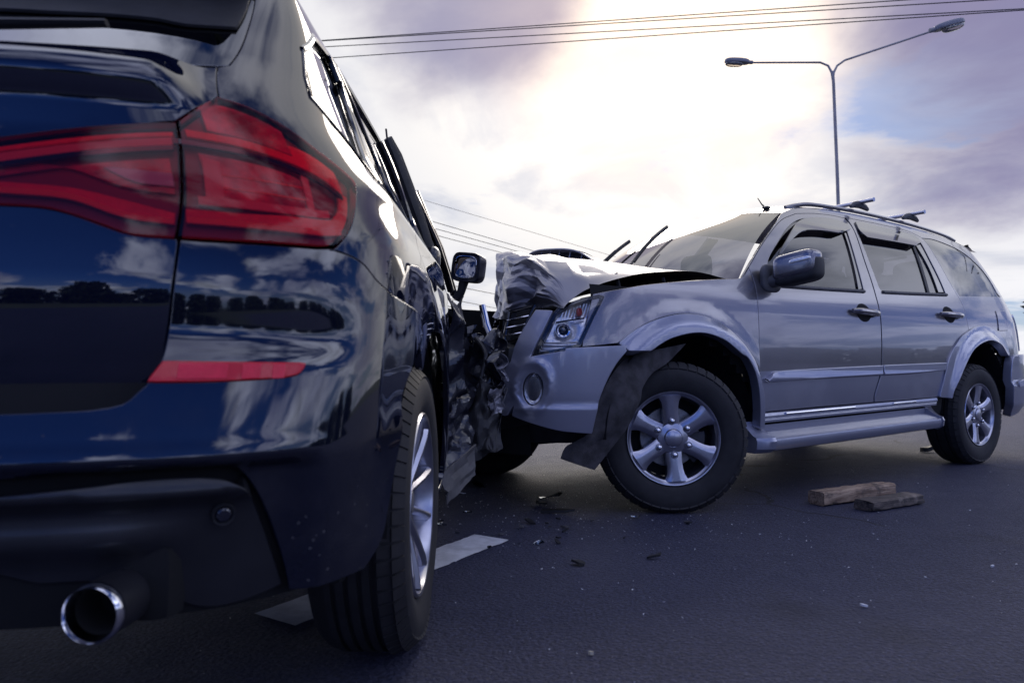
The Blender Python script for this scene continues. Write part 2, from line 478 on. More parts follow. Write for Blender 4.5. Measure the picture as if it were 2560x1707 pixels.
# silver SUV: x forward, y left, z up; front axle x=0, rear axle x=-3.25
S_WB = 3.25
S_WT = [(0.25,.86),(0.45,.893),(0.62,.908),(0.80,.912),(1.00,.902),(1.10,.888),(1.20,.858),(1.45,.755),(1.65,.655),(1.80,.56)]
def s_w(x, z):
    w = interp(S_WT, z)
    w -= 0.055*sstep(-0.9, 0.6, x) * (1 if z < 1.15 else 1)
    w -= 0.05*sstep(-2.9, -4.3, x)
    return w
S_XF = [(0.2,.80),(0.4,.86),(0.6,.88),(0.8,.86),(0.95,.80),(1.1,.70)]
S_XR = [(0.3,.98),(0.55,1.06),(0.8,1.06),(1.1,1.03),(1.3,.99),(1.55,.88),(1.75,.74)]
S_XC, S_XB = 0.15, -3.75
def s_pt(u, z):
    if u > S_XC:
        a = interp(S_XF, z)-S_XC; n = 2.7
        ph = min((u-S_XC)/.68, 1.5707)
        c, s = math.cos(ph), math.sin(ph)
        r = (abs(c)**n+abs(s)**n)**(-1/n)
        return (S_XC+a*r*s, s_w(S_XC, z)*r*c, z)
    if u < S_XB:
        a = interp(S_XR, z)-(-S_XB-S_WB); n = 3.2
        ph = min((S_XB-u)/.5, 1.5707)
        c, s = math.cos(ph), math.sin(ph)
        r = (abs(c)**n+abs(s)**n)**(-1/n)
        return (S_XB-a*r*s, s_w(S_XB, z)*r*c, z)
    return (u, s_w(u, z), z)
# dark SUV: x right, y forward, z up; rear axle y=0
D_WT = [(0.25,.885),(0.40,.915),(0.60,.932),(0.80,.937),(0.95,.930),(1.05,.900),(1.12,.862),(1.20,.815),(1.35,.748),(1.50,.690),(1.60,.64),(1.68,.56),(1.74,.47)]
def d_w(y, z):
    w = interp(D_WT, z)
    w -= 0.02*sstep(1.8, 3.6, y)
    # rear haunch over the wheel, waist in the doors
    w -= 0.018*sstep(0.35, 0.9, y)*sstep(0.45, .6, z)*(1-sstep(.9, 1.05, z))
    return w
D_YR = [(0.30,.895),(0.42,.925),(0.55,.960),(0.58,.967),(0.62,.956),(0.66,.944),(0.70,.932),(0.74,.919),(0.80,.902),(0.90,.895),(1.0,.885),(1.10,.865),(1.16,.84),(1.30,.72),(1.50,.53),(1.62,.40)]
D_YC = -0.33
def d_pt(u, z):
    if u < 0:
        a = interp(D_YR, z)+D_YC; n = 2.9
        ph = -u/.62
        c, s = math.cos(ph), math.sin(ph)
        r = (abs(c)**n+abs(s)**n)**(-1/n)
        return (d_w(D_YC, z)*r*c, D_YC-a*r*s, z)
    return (d_w(D_YC+u, z), D_YC+u, z)

# outlines of panels in surface coordinates (u along the body, z height)
SB = {
 'fender': [(0.4857,1.0719,1),(0.3137,1.1032),(0.0715,1.1407),(-0.1551,1.1707),(-0.3968,1.1963),(-0.5705,1.2157),(-0.6677,1.2824,1),(-0.6718,1.1855),(-0.6536,1.0509),(-0.6454,0.9205),(-0.6368,0.7635),(-0.6329,0.6878),(-0.6332,0.5646,1),(-0.6105,0.6248),(-0.5776,0.7244),(-0.5623,0.7677),(-0.4933,0.8416),(-0.3784,0.9274),(-0.2287,0.9843),(-0.0665,0.9918),(0.099,0.9587),(0.2418,0.9016),(0.3341,0.8369,1),(0.4944,0.8184,1)],
 'flare': [(0.3313,0.8369,1),(0.2418,0.9016),(0.099,0.9587),(-0.0665,0.9918),(-0.2287,0.9843),(-0.3784,0.9274),(-0.4933,0.8416),(-0.5623,0.7677),(-0.5795,0.7244),(-0.6124,0.6248),(-0.6338,0.5579),(-0.6451,0.4707),(-0.6496,0.4034,1),(-0.6134,0.4009,1),(-0.6037,0.5121),(-0.5779,0.6385),(-0.5429,0.7178),(-0.4935,0.7766),(-0.4508,0.7954),(-0.3187,0.8667),(-0.1538,0.8962),(0.0356,0.8648),(0.1756,0.8018,1),(0.2839,0.8019,1)],
 'front_door': [(-0.6687,1.2844,1),(-0.8579,1.4308),(-1.0529,1.5605),(-1.216,1.651),(-1.3904,1.7113),(-1.4062,1.7178),(-1.6298,1.7512),(-1.8482,1.7681),(-2.0136,1.7686,1),(-2.0268,1.6882),(-1.9443,1.4602),(-1.8973,1.2585),(-1.8757,1.1382),(-1.8685,1.0223),(-1.8548,0.8704),(-1.8422,0.735),(-1.8394,0.7173),(-1.8229,0.6627),(-1.7693,0.5545),(-1.7704,0.5047,1),(-1.1361,0.4925),(-0.6441,0.4788,1),(-0.6329,0.6878),(-0.6374,0.8032),(-0.6454,0.9205),(-0.6536,1.0509),(-0.6718,1.1855)],
 'front_window': [(-0.7732,1.1822,1),(-1.2643,1.1919),(-1.7623,1.2053,1),(-1.8008,1.332),(-1.8539,1.4852),(-1.9112,1.6292),(-1.9595,1.7239,1),(-1.8086,1.7314),(-1.5883,1.7105),(-1.3995,1.6711),(-1.2309,1.598),(-1.0387,1.4734),(-0.9039,1.3736),(-0.8354,1.2988)],
 'rear_door': [(-2.0448,1.7747,1),(-2.1409,1.7764),(-2.4463,1.7782),(-2.8288,1.7708),(-3.0036,1.7348,1),(-3.0282,1.6706),(-3.0253,1.5622),(-3.0242,1.3912),(-3.0504,1.2502),(-3.0629,1.1695),(-3.0517,1.0757),(-3.0581,0.999,1),(-2.8969,0.9325),(-2.7748,0.8037),(-2.6918,0.6702),(-2.6425,0.6569),(-2.6107,0.5885),(-2.5856,0.5187,1),(-1.7817,0.5044,1),(-1.7806,0.5543),(-1.8343,0.6626),(-1.8508,0.7173),(-1.8505,0.735),(-1.8631,0.8705),(-1.8769,1.0226),(-1.8843,1.1387),(-1.906,1.2591),(-1.9535,1.461),(-2.0367,1.6895)],
 'rear_window': [(-2.1195,1.745,1),(-2.0512,1.6277),(-2.0057,1.4659),(-1.9799,1.3214),(-1.9723,1.2555),(-1.9929,1.2148,1),(-2.3748,1.2282),(-2.8689,1.2492,1),(-2.888,1.3809),(-2.9014,1.5313),(-2.9297,1.6847),(-2.9214,1.7372,1),(-2.8017,1.7502),(-2.4123,1.7503)],
 'quarter_window': [(-3.0115,1.7275,1),(-3.2608,1.7368),(-3.6103,1.6865),(-3.801,1.5779),(-3.8745,1.4597),(-3.863,1.3256),(-3.9077,1.3059,1),(-3.079,1.2601,1),(-3.0241,1.3912),(-3.0091,1.58)],
 'rear_flare': [(-2.5856,0.5187,1),(-2.6107,0.5885),(-2.713,0.7908),(-2.8735,0.9249),(-3.0394,0.9922),(-3.2073,1.033),(-3.3899,1.0367),(-3.5889,0.9846),(-3.7097,0.9059),(-3.7661,0.8228,1),(-3.7293,0.8187,1),(-3.6362,0.861),(-3.4995,0.9046),(-3.3191,0.926),(-3.14,0.8991),(-2.9904,0.8423),(-2.8728,0.7435),(-2.7504,0.5864),(-2.7204,0.5104,1)],
 'headlamp': [(0.6824,0.7737,1),(0.6556,0.875),(0.6336,0.9848),(0.6061,1.0129),(0.5439,1.0425),(0.4556,1.0663,1),(0.425,1.0596,1),(0.465,0.9408),(0.5003,0.8217,1),(0.5633,0.7982)],
 'bumper': [(0.7077,0.9889,1),(0.7308,0.9075),(0.7545,0.8006),(0.7864,0.6943),(0.7959,0.6563),(0.8187,0.559,1),(0.7861,0.5035),(0.7592,0.5026,1),(0.7368,0.5466,1),(0.743,0.4998,1),(0.6697,0.4679),(0.571,0.4353),(0.4464,0.4199,1),(0.4397,0.4608),(0.409,0.5963),(0.3484,0.7321),(0.2641,0.8281,1),(0.4013,0.8206),(0.5598,0.8095,1),(0.5612,0.798,1),(0.6785,0.774,1),(0.685,0.7707,1),(0.6566,0.8801),(0.638,0.9849,1)],
 'fog': [(0.6712,0.6981),(0.6316,0.6242),(0.6668,0.5509),(0.7055,0.6234)],
 'moulding_front': [(-0.6918,0.6506,1),(-0.7219,0.6806),(-0.7737,0.7007),(-1.1225,0.714),(-1.8365,0.7353,1),(-1.8282,0.6845,1),(-1.1232,0.6641),(-0.7226,0.6456)],
 'moulding_rear': [(-1.8508,0.7361,1),(-2.2138,0.7451),(-2.663,0.7559,1),(-2.6418,0.7085,1),(-2.2139,0.691),(-1.8483,0.6829,1)],
 'fuel_door': [(-3.645,1.1714,1),(-3.8257,1.1804,1),(-3.7789,1.0203,1),(-3.5972,1.0126,1)],
 'rear_bumper': [(-3.7537,0.8219,1),(-3.88,0.8439)],
 'handle_a': [(-1.5476,1.075),(-1.8283,1.065)],
 'cup_a': [(-1.7076,1.1332),(-1.7598,1.0711),(-1.678,1.0152),(-1.5997,1.0566)],
 'handle_b': [(-2.649,1.1022),(-2.9474,1.0977)],
 'cup_b': [(-2.8264,1.1664),(-2.8729,1.1076),(-2.7723,1.0461),(-2.7047,1.0961)],
 'visor_front': [(-0.9394,1.3696,1),(-1.0641,1.4608),(-1.2433,1.5833),(-1.4074,1.6662),(-1.5852,1.7074),(-1.8052,1.7282),(-1.9852,1.7152,1),(-1.9694,1.6675,1),(-1.7562,1.6093,1),(-1.5514,1.5997),(-1.3246,1.5646),(-1.1309,1.4756),(-0.9791,1.3808,1)],
 'visor_rear': [(-2.111,1.7439,1),(-2.2066,1.7565),(-2.4095,1.748),(-2.8802,1.7323),(-2.9191,1.6765,1),(-2.7422,1.6204,1),(-2.4167,1.6186),(-2.0948,1.613,1),(-2.0758,1.6668)],
 'bpillar_trim': [(-1.8846,1.6393,1),(-1.9591,1.6572,1),(-1.869,1.4531),(-1.7752,1.2328,1),(-1.7186,1.2244,1),(-1.7961,1.4132)],
 'cpillar_trim': [(-2.834,1.6475,1),(-2.9217,1.6688,1),(-2.8961,1.493),(-2.8776,1.2784,1),(-2.7827,1.2725,1),(-2.8273,1.4591)],
 'glass_bar': [(-2.7749,1.6315,1),(-2.8145,1.6425,1),(-2.6546,1.2662,1),(-2.6233,1.2624,1)],
}
DB = {
 'tail_lamp': [(-0.534,1.104,1),(-0.5093,1.1379),(-0.4817,1.1663,1),(-0.441,1.1577),(-0.3918,1.1335),(-0.3441,1.0995),(-0.3003,1.0732),(-0.287,1.0589),(-0.3054,1.0224),(-0.3389,0.9657),(-0.36,0.9384),(-0.3816,0.9277),(-0.4407,0.923),(-0.4987,0.9198),(-0.552,0.9181,1)],
 'inner_lamp': [(-0.5398,1.1027,1),(-0.5819,1.0924),(-0.6296,1.0791),(-0.6749,1.0644),(-0.7043,1.0548),(-0.7334,1.0456,1),(-0.7389,1.0076),(-0.7326,0.9574,1),(-0.7047,0.9551),(-0.6771,0.9542),(-0.6563,0.9494),(-0.6353,0.9397),(-0.6141,0.9275),(-0.5926,0.9179),(-0.5565,0.9171,1)],
 'tail_seam_up': [(-0.474,1.2448,1),(-0.4785,1.1715)],
 'tail_seam_low': [(-0.5541,0.9158),(-0.5542,0.9079),(-0.5586,0.8443),(-0.5607,0.7863),(-0.5623,0.7354),(-0.5714,0.7003),(-0.5788,0.6874),(-0.5873,0.6746),(-0.6106,0.6672),(-0.6455,0.6648),(-0.6798,0.6631)],
 'bumper_seam': [(-0.3759,0.9248),(-0.3508,0.9383),(-0.3122,0.9101),(-0.2378,0.87),(-0.0249,0.8277)],
 'bumper_bottom': [(-0.2513,0.3514),(-0.3648,0.3523),(-0.4004,0.3472)],
 'groove': [(-0.4004,0.3472),(-0.4152,0.4145),(-0.4305,0.4675),(-0.4469,0.5159),(-0.4635,0.5502),(-0.4806,0.5658),(-0.5072,0.5722),(-0.5398,0.5744),(-0.5993,0.5693),(-0.6693,0.5586)],
 'diffuser': [(-0.403,0.3506),(-0.421,0.4036),(-0.4372,0.4568),(-0.4511,0.5018),(-0.4656,0.5308),(-0.4828,0.5472),(-0.5077,0.5534),(-0.556,0.5543),(-0.6146,0.5493),(-0.6704,0.5431)],
 'reflector': [(-0.5715,0.699,1),(-0.5604,0.7298,1),(-0.4986,0.729),(-0.4096,0.7282,1),(-0.4167,0.7128),(-0.432,0.7056),(-0.4805,0.701),(-0.5248,0.6989)],
 'sensor': [(-0.4864,0.4892)],
 'rear_glass': [(-0.4553,1.2583,1),(-0.4325,1.3118),(-0.4116,1.3765),(-0.3946,1.438),(-0.3862,1.4726,1)],
 'glass_low': [(-0.7149,1.2076),(-0.6119,1.2183),(-0.5375,1.2323),(-0.4713,1.2521)],
 'band_edge': [(-0.7647,1.3412),(-0.6995,1.34),(-0.6147,1.345),(-0.5585,1.3466),(-0.5221,1.3424),(-0.4249,1.3643)],
 'qglass': [(-0.2234,1.3965,1),(-0.2687,1.301),(-0.2782,1.2417),(-0.2224,1.2008),(-0.1597,1.166),(-0.0813,1.1251,1),(0.1701,1.2482),(0.2466,1.3531),(0.1705,1.4307,1),(-0.0269,1.3861),(-0.2138,1.3607)],
 'arch_rear': [(-0.0249,0.8277),(-0.0534,0.7977),(-0.0763,0.7641),(-0.1231,0.7095),(-0.1558,0.6613),(-0.1453,0.6012),(-0.1579,0.5361),(-0.1724,0.4575),(-0.1906,0.3957),(-0.2113,0.3649),(-0.2513,0.3514)],
 'exhaust': [(-0.6017,0.3768)],
 'strip1': [(0.1604,1.4342,1),(0.2658,1.4824,1),(0.2896,1.3519),(-0.0102,1.1387,1),(-0.0833,1.133,1),(0.1417,1.3039)],
 'strip2': [(0.2738,1.4515,1),(0.3768,1.498,1),(0.5196,1.395),(0.385,1.1626,1),(0.373,1.1736,1),(0.3637,1.3347)],
 'strip3': [(0.7687,1.484,1),(0.9478,1.5484,1),(1.3496,1.4867),(1.2697,1.2559,1),(1.0496,1.2252,1),(0.9641,1.3835)],
 'strip4': [(1.1328,1.6228,1),(0.8966,1.5489,1),(1.7083,1.5827),(3.5947,1.6918,1),(3.7357,1.7305,1),(1.8571,1.6225)],
 'beltline': [(-0.1771,1.156),(-0.0762,1.124),(0.2537,1.132),(1.071,1.2071)],
}
LINER_A = [(0.2106, 0.8107, 0.7894), (0.3177, 0.8248, 0.7184), (0.4035, 0.829, 0.6158), (0.4327, 0.8101, 0.5067), (0.4531, 0.7969, 0.425), (0.5077, 0.7617, 0.3808), (0.5537, 0.732, 0.3503), (0.5739, 0.719, 0.296)]
LINER_B = [(-0.1077, 0.8734, 0.8435), (0.0175, 0.8639, 0.7472), (0.1216, 0.8681, 0.697), (0.189, 0.8722, 0.6272), (0.2152, 0.8791, 0.5582), (0.2686, 0.8447, 0.4334), (0.3312, 0.8161, 0.3514), (0.4202, 0.7825, 0.2387)]
# ---------------------------------------------------------------- ground and road
def asphalt():
    m = bpy.data.materials.new('asphalt'); m.use_nodes = True; MATS['asphalt'] = m
    t = NT(m.node_tree); b = t.n['Principled BSDF']; tc = t.new('ShaderNodeTexCoord').outputs['Object']
    big = t.noise(tc, .55, 5, .6); mid = t.noise(tc, 6, 6, .65); fine = t.noise(tc, 95, 4, .75)
    vor = t.new('ShaderNodeTexVoronoi', Vector=tc, Scale=75.0, Randomness=1.0)
    st = t.math('MULTIPLY', t.math('LESS_THAN', vor.outputs['Distance'], .16), t.math('GREATER_THAN', t.noise(tc, 47, 2), .60))
    c = t.mix(t.ramp(fine, .30, .72), (.011, .012, .026), (.086, .092, .165))
    grain = t.noise(tc, 42, 3, .6)
    c = t.mix(t.math('MULTIPLY', t.ramp(grain, .46, .62), .5), c, (.022, .023, .043))
    c = t.mix(t.math('MULTIPLY', t.ramp(mid, .40, .70), .45), c, (.034, .036, .066))
    c = t.mix(t.math('MULTIPLY', t.ramp(big, .40, .65), .35), c, (.068, .071, .122))
    c = t.mix(t.math('MULTIPLY', st, .7), c, (.24, .235, .26))
    wv = t.vmath('ADD', tc, t.vmath('MULTIPLY', t.new('ShaderNodeTexNoise', Vector=tc, Scale=1.3, Detail=5.0).outputs['Color'], (.9, .9, 0)))
    vc = t.new('ShaderNodeTexVoronoi', Vector=wv, Scale=.42, Randomness=1.0, _feature='DISTANCE_TO_EDGE')
    crack = t.math('MULTIPLY', t.ramp(vc.outputs['Distance'], .010, .003), t.ramp(t.noise(tc, .9, 3), .50, .58))
    c = t.mix(t.math('MULTIPLY', crack, .85), c, (.008, .008, .012))
    stain = t.ramp(t.noise(tc, 1.6, 4, .55, .4), .58, .72)
    c = t.mix(t.math('MULTIPLY', stain, .45), c, (.016, .016, .026))
    t.l.new(c, b.inputs['Base Color'])
    t.l.new(t.math('ADD', t.math('MULTIPLY', mid, .22), .50), b.inputs['Roughness'])
    hgt = t.math('ADD', t.math('MULTIPLY', vor.outputs['Distance'], -.5), t.math('MULTIPLY', fine, .8))
    b.inputs['Specular IOR Level'].default_value = .28
    bn = t.new('ShaderNodeBump', Strength=1.0, Distance=.014, Height=hgt)
    t.l.new(bn.outputs[0], b.inputs['Normal'])
asphalt()
pbr('grass_verge', (.055, .070, .035), .95, var=.4, vscale=.6)
pbr('road_paint', (.62, .62, .64), .75, var=.18, vscale=14, bump=(180, .6, .003))
def wood_mat(name, c1, c2, c3):
    m = pbr(name, c1, .85); t = NT(m.node_tree); bb = t.n['Principled BSDF']
    tc = t.new('ShaderNodeTexCoord').outputs['Object']
    gr = t.noise(t.vmath('MULTIPLY', tc, (4, 45, 45)), 1.6, 7, .65, .3); pt = t.noise(tc, 9, 6, .65)
    c = t.mix(t.ramp(gr, .35, .65), c1, c2); c = t.mix(t.ramp(pt, .52, .72), c, c3)
    t.l.new(c, bb.inputs['Base Color'])
    bn = t.new('ShaderNodeBump', Strength=1.0, Distance=.008, Height=gr); t.l.new(bn.outputs[0], bb.inputs['Normal'])
wood_mat('wood_brown', (.48, .35, .24), (.20, .13, .085), (.12, .09, .07))
wood_mat('wood_grey', (.15, .12, .10), (.05, .042, .038), (.26, .21, .17))
put('ground', mesh('ground', [(-900, -900, -.03), (900, -900, -.03), (900, 900, -.03), (-900, 900, -.03)], [(0, 1, 2, 3)]), 'grass_verge', kind='structure')
put('road', mesh('road', [(-60, -14, 0), (60, -14, 0), (60, 26, 0), (-60, 26, 0)], [(0, 1, 2, 3)]), 'asphalt', kind='structure')
def dash(name, a, bq, w, seed):
    rnd = random.Random(seed)
    a = Vector(a); bq = Vector(bq); d = (bq-a).normalized(); nrm = Vector((-d.y, d.x)); n = 40; L = []
    for sg in (-1, 1):
        row = [a.lerp(bq, i/n)+nrm*(sg*w/2+rnd.uniform(-.004, .004)) for i in range(n+1)]
        L.append(row)
    vs = [(p.x, p.y, .004) for p in L[0]]+[(p.x, p.y, .004) for p in L[1]]
    put(name, mesh(name, vs, [(i, i+1, n+2+i, n+1+i) for i in range(n)], False), 'road_paint', kind='structure')
dash('lane_marking', (-.68, 1.98), (-.085, 2.93), .175, 3)
dash('lane_marking', (-2.9, -1.57), (-1.9, .03), .175, 4)
# ---------------------------------------------------------------- wheels (axis +Y = outer face, centre at origin)
def tyre_mesh(Rt, rr, wd, lugs, flat, groove=()):
    b = MB()
    prof = [(rr-.004, -.022), (rr+.008, -.010), (rr+.03, -.001), (lerp(rr, Rt, .5), .004), (Rt-.045, 0), (Rt-.022, -.010), (Rt-.009, -.026), (Rt-.002, -.048)]
    half = [(Rt, -.052)]
    for g in groove: half += [(Rt, g+.006), (Rt-.009, g+.005), (Rt-.009, g-.005), (Rt, g-.006)]
    half.append((Rt, -wd+.052))
    prof = prof + half + [(r, -wd-h) for r, h in prof[::-1]]
    b.lathe(prof, (0, 0, 0), (0, 1, 0), 96)
    for k in range(lugs):
        a = 2*math.pi*k/lugs; d = Vector((math.sin(a), 0, math.cos(a))); t = Vector((math.cos(a), 0, -math.sin(a)))
        w = math.pi*Rt/lugs*.80
        for (ya, yb, ra, rb) in ((-.006, -.030, Rt-.030, Rt-.004), (-.030, -.062, Rt-.010, Rt+.0035)):
            vs = []
            for y, r in ((ya, ra), (yb, rb)):
                for sg in (-1, 1):
                    vs.append(d*(r+.003)+t*w*sg+Vector((0, y+.004, 0)))
            for y, r in ((ya, ra), (yb, rb)):
                for sg in (-1, 1): vs.append(d*(r-.02)+t*w*sg+Vector((0, y-.006, 0)))
            b.add(vs, [(0, 1, 3, 2), (0, 4, 5, 1), (1, 5, 7, 3), (3, 7, 6, 2), (2, 6, 4, 0)])
    b.v = [(x, y+(.010*sstep(-Rt+.09, -Rt, z) if y > -.02 else 0), max(z, -Rt+flat)) for x, y, z in b.v]
    return b
def spoke_mesh(secs, a, crown=.35, back=.05):
    """secs: (radius, centre offset, half width, face y); section with a raised flat ridge"""
    b = MB(); d = Vector((math.sin(a), 0, math.cos(a))); t = Vector((math.cos(a), 0, -math.sin(a)))
    n = len(secs)
    for r, c, w, y in secs:
        for sx, yy in ((-1, -back), (-1, -.012), (-crown-.18, -.001), (-crown+.1, 0.0), (crown-.1, 0.0), (crown+.18, -.001), (1, -.012), (1, -back)):
            b.v.append(tuple(d*r+t*(c+w*sx)+Vector((0, y+yy, 0))))
    for i in range(n-1):
        for k in range(7): b.f.append((i*8+k, i*8+k+1, (i+1)*8+k+1, (i+1)*8+k))
    b.f.append(tuple(range(8))); b.f.append(tuple((n-1)*8+k for k in range(8)))
    return b
def silver_wheel(parent, loc, rz, spin=0.0):
    rim = MB().lathe([(.232, -.016), (.2345, -.010), (.232, -.005), (.227, -.006), (.2235, -.012), (.220, -.016), (.212, -.022), (.206, -.06), (.200, -.20), (.215, -.225)], (0, 0, 0), (0, 1, 0), 72)
    w = rim.done('wheel', 'alloy', parent, loc=loc, rot=(0, 0, rz), auto=40)
    tyre_mesh(.375, .232, .245, 46, .006, (-.09, -.155)).done('tyre', 'tyre', w, auto=32)
    prox = None
    for k in range(6):
        a = math.pi/3*k+spin
        secs = [(.030, 0, .036, -.030), (.070, 0, .040, -.025), (.095, 0, .0385, -.022), (.125, 0, .0375, -.019), (.155, 0, .039, -.016), (.180, 0, .044, -.014), (.200, 0, .054, -.012), (.2130, 0, .066, -.011)]
        spoke_mesh(secs, a).done('spoke', 'alloy', w, auto=28)
        p = Vector((math.sin(a)*.0845, -.020, math.cos(a)*.0845))
        MB().lathe([(.0, .012), (.007, .0112), (.0120, .007), (.0128, -.01)], p, (0, 1, 0), 12).done('lug_nut', 'chrome', w)
        MB().lathe([(.0135, -.012), (.0145, -.001), (.0185, .001), (.0195, -.012)], p, (0, 1, 0), 20).done('lug_seat', 'alloy_dull', w)
    MB().lathe([(.0, .001), (.040, .0008), (.0425, -.001), (.043, -.005), (.0435, -.02)], (0, -.013, 0), (0, 1, 0), 40).done('hub_cap', 'alloy', w, auto=50)
    MB().lathe([(.046, -.018), (.052, -.020), (.074, -.024), (.080, -.036), (.080, -.07)], (0, -.002, 0), (0, 1, 0), 40).done('hub', 'alloy', w)
    MB().lathe([(.02, -.10), (.15, -.10), (.152, -.104), (.152, -.125), (.02, -.125)], (0, 0, 0), (0, 1, 0), 40).done('brake_disc', 'dull_steel', w)
    MB().lathe([(.0, -.13), (.204, -.13)], (0, 0, 0), (0, 1, 0), 24).done('backing_plate', 'dark_inner', w)
    c = MB().grid(lambda u, v: ((lerp(.10, .175, v))*math.sin(-2.4+u*1.0), -.085, (lerp(.10, .175, v))*math.cos(-2.4+u*1.0)), 8, 2).done('brake_caliper', 'grey_plastic', w, thick=-.04)
    return w

# ---------------------------------------------------------------- silver SUV (x forward, y left)
SILV = thing('silver_suv', 'silver grey SUV with a crushed nose and buckled bonnet, roof bars on top', 'suv', (0.31865, 4.13528, 0), math.pi+R(32.85))
SG = dict(sgn=-1, gap=.003)
XLIM = lambda y, z=0: (0.31865+0.54244*y+lerp(.20, .09, sstep(.85, 1.05, z)))/0.84010      # the face of the other car, in local x
def crush(p):
    """push everything that would lie inside the dark car back on to its flank, with folds"""
    lim = XLIM(p.y, p.z)
    if p.x > lim-.12:
        n = facet(p.y*6, p.z*6, 8.0)*1.1+facet(p.y*15, p.z*15, 9.0)*.4
        k = p.x-(lim-.12)
        p = Vector((lim-.12+.12*(1-math.exp(-k/.12))+n*.07*min(1, k/.15), p.y, p.z))
    return p
def sp(name, loops, mat, **kw):
    return panel(name, loops, s_pt, mat, SILV, **{**SG, 'step': .035, 'bstep': .02, **kw})
# front wing, doors and flank
FW = sp('front_wing', [SB['fender']], 'silver_upper', off=lambda u, z: .012*sstep(.10, 0, math.hypot(u+.12, z-.38)-.60))
def flare_off(cx):
    def f(u, z):
        r = math.hypot(u-cx, z-.40)
        return .012+.034*sstep(.62, .53, r)
    return f
sp('wheel_arch_flare', [SB['flare']], 'silver_trim', off=flare_off(-.13), depth=.045, bev=.006, step=.025, bstep=.015)
FD = sp('front_door', [SB['front_door'], SB['front_window']], 'silver_body', depth=.03, bstep=.015)
RD = sp('rear_door', [SB['rear_door'], SB['rear_window']], 'silver_body', depth=.03, bstep=.015)
ZE = [(-4.0, 1.70), (-3.7, 1.765), (-3.3, 1.80), (-2.8, 1.815), (-2.2, 1.82), (-1.75, 1.805), (-1.5, 1.775), (-1.3, 1.72), (-1.25, 1.70)]
L1 = [(-.575, 1.215), (-.70, 1.318), (-.85, 1.432), (-1.0, 1.536), (-1.12, 1.615), (-1.25, 1.70)]
top = [(x, interp(ZE, x)) for x in (-1.4, -1.6, -1.9, -2.2, -2.6, -3.0, -3.4, -3.7)]
doort = [p for p in SB['front_door'][:9]]; rdt = [p for p in SB['rear_door'][:12]]
rearf = [p for p in SB['rear_flare'][3:10]]
side = [(*L1[0], 1)]+L1[1:]+top+[(-3.95, 1.715), (-4.12, 1.70, 1), (-4.16, 1.55), (-4.18, 1.2), (-4.18, .83, 1), (-3.80, .824), (-3.766, .8225, 1)]+[p[:2] for p in rearf[-2::-1]]+[rdt[11]]+[p for p in rdt[10::-1]]+[p for p in doort[8::-1]]
BS = sp('body_side', [side, SB['quarter_window']], 'silver_upper', step=.04)
sp('rear_arch_flare', [SB['rear_flare']], 'silver_trim', off=flare_off(-3.28), depth=.045, bev=.006, step=.025, bstep=.015)
sp('fuel_flap', [SB['fuel_door']], 'silver_upper', off=lambda u, z: .0015, depth=.004, bstep=.03, parent_=None) if 0 else panel('fuel_flap', [SB['fuel_door']], s_pt, 'silver_upper', BS, sgn=-1, step=.04, bev=.004, depth=.006, off=lambda u, z: .006)
rb = [(-3.770, .815, 1), (-3.95, .828), (-4.2, .835), (-4.5, .836, 1), (-4.5, .55), (-4.5, .43, 1), (-4.2, .40), (-3.95, .36), (-3.80, .34, 1), (-3.735, .45), (-3.715, .60), (-3.73, .74)]
RBP = sp('rear_bumper', [rb], 'silver_trim', off=lambda u, z: .035+.02*sstep(.62, .58, z)-.03*sstep(.45, .34, z), depth=.05, bev=.008)
panel('reflector', [[(-3.80, .575, 1), (-3.93, .59, 1), (-3.93, .635, 1), (-3.80, .62, 1)]], s_pt, 'lamp_white', RBP, sgn=-1, step=.03, off=lambda u, z: .062, depth=.01)
sp('tail_lamp', [[(-4.0, 1.16, 1), (-4.14, 1.17, 1), (-4.14, .87, 1), (-4.02, .86, 1)]], 'lamp_chrome', off=lambda u, z: .012)
sp('tailgate', [[(-4.19, .86, 1), (-4.5, .86, 1), (-4.5, 1.62, 1), (-4.19, 1.62, 1)]], 'silver_upper', mirror=1)
# glazing
def off(v): return lambda u, z: v
WIN = []
for nm, hole, par in (('door_glass', 'front_window', FD), ('door_glass', 'rear_window', RD)):
    panel(nm, [SB[hole]], s_pt, 'window_tint', par, sgn=-1, step=.05, gap=-.012, off=off(-.016), depth=.001, bev=.001)
panel('quarter_glass', [SB['quarter_window']], s_pt, 'window_dark', BS, sgn=-1, step=.05, gap=.001, off=off(-.004), depth=.002, bev=.001)
panel('pillar_trim', [SB['bpillar_trim']], s_pt, 'gloss_black', FD, sgn=-1, step=.05, off=off(-.006), depth=.01)
panel('pillar_trim', [SB['cpillar_trim']], s_pt, 'gloss_black', RD, sgn=-1, step=.05, off=off(-.006), depth=.01)
panel('glazing_bar', [SB['glass_bar']], s_pt, 'black_plastic', RD, sgn=-1, step=.05, gap=.0, off=off(-.008), depth=.008)
def visor_off(loop):
    def f(u, z): return .012+.028*sstep(1.62, 1.50, z-.0*u)
    return f
panel('window_visor', [SB['visor_front']], s_pt, 'gloss_black', FD, sgn=-1, step=.03, off=lambda u, z: .010+.022*sstep(.10, 0, abs(0) if False else max(0, z-1.56)), depth=.006)
panel('window_visor', [SB['visor_rear']], s_pt, 'gloss_black', RD, sgn=-1, step=.03, off=lambda u, z: .010+.022*sstep(.14, 0, max(0, z-1.56)), depth=.006)
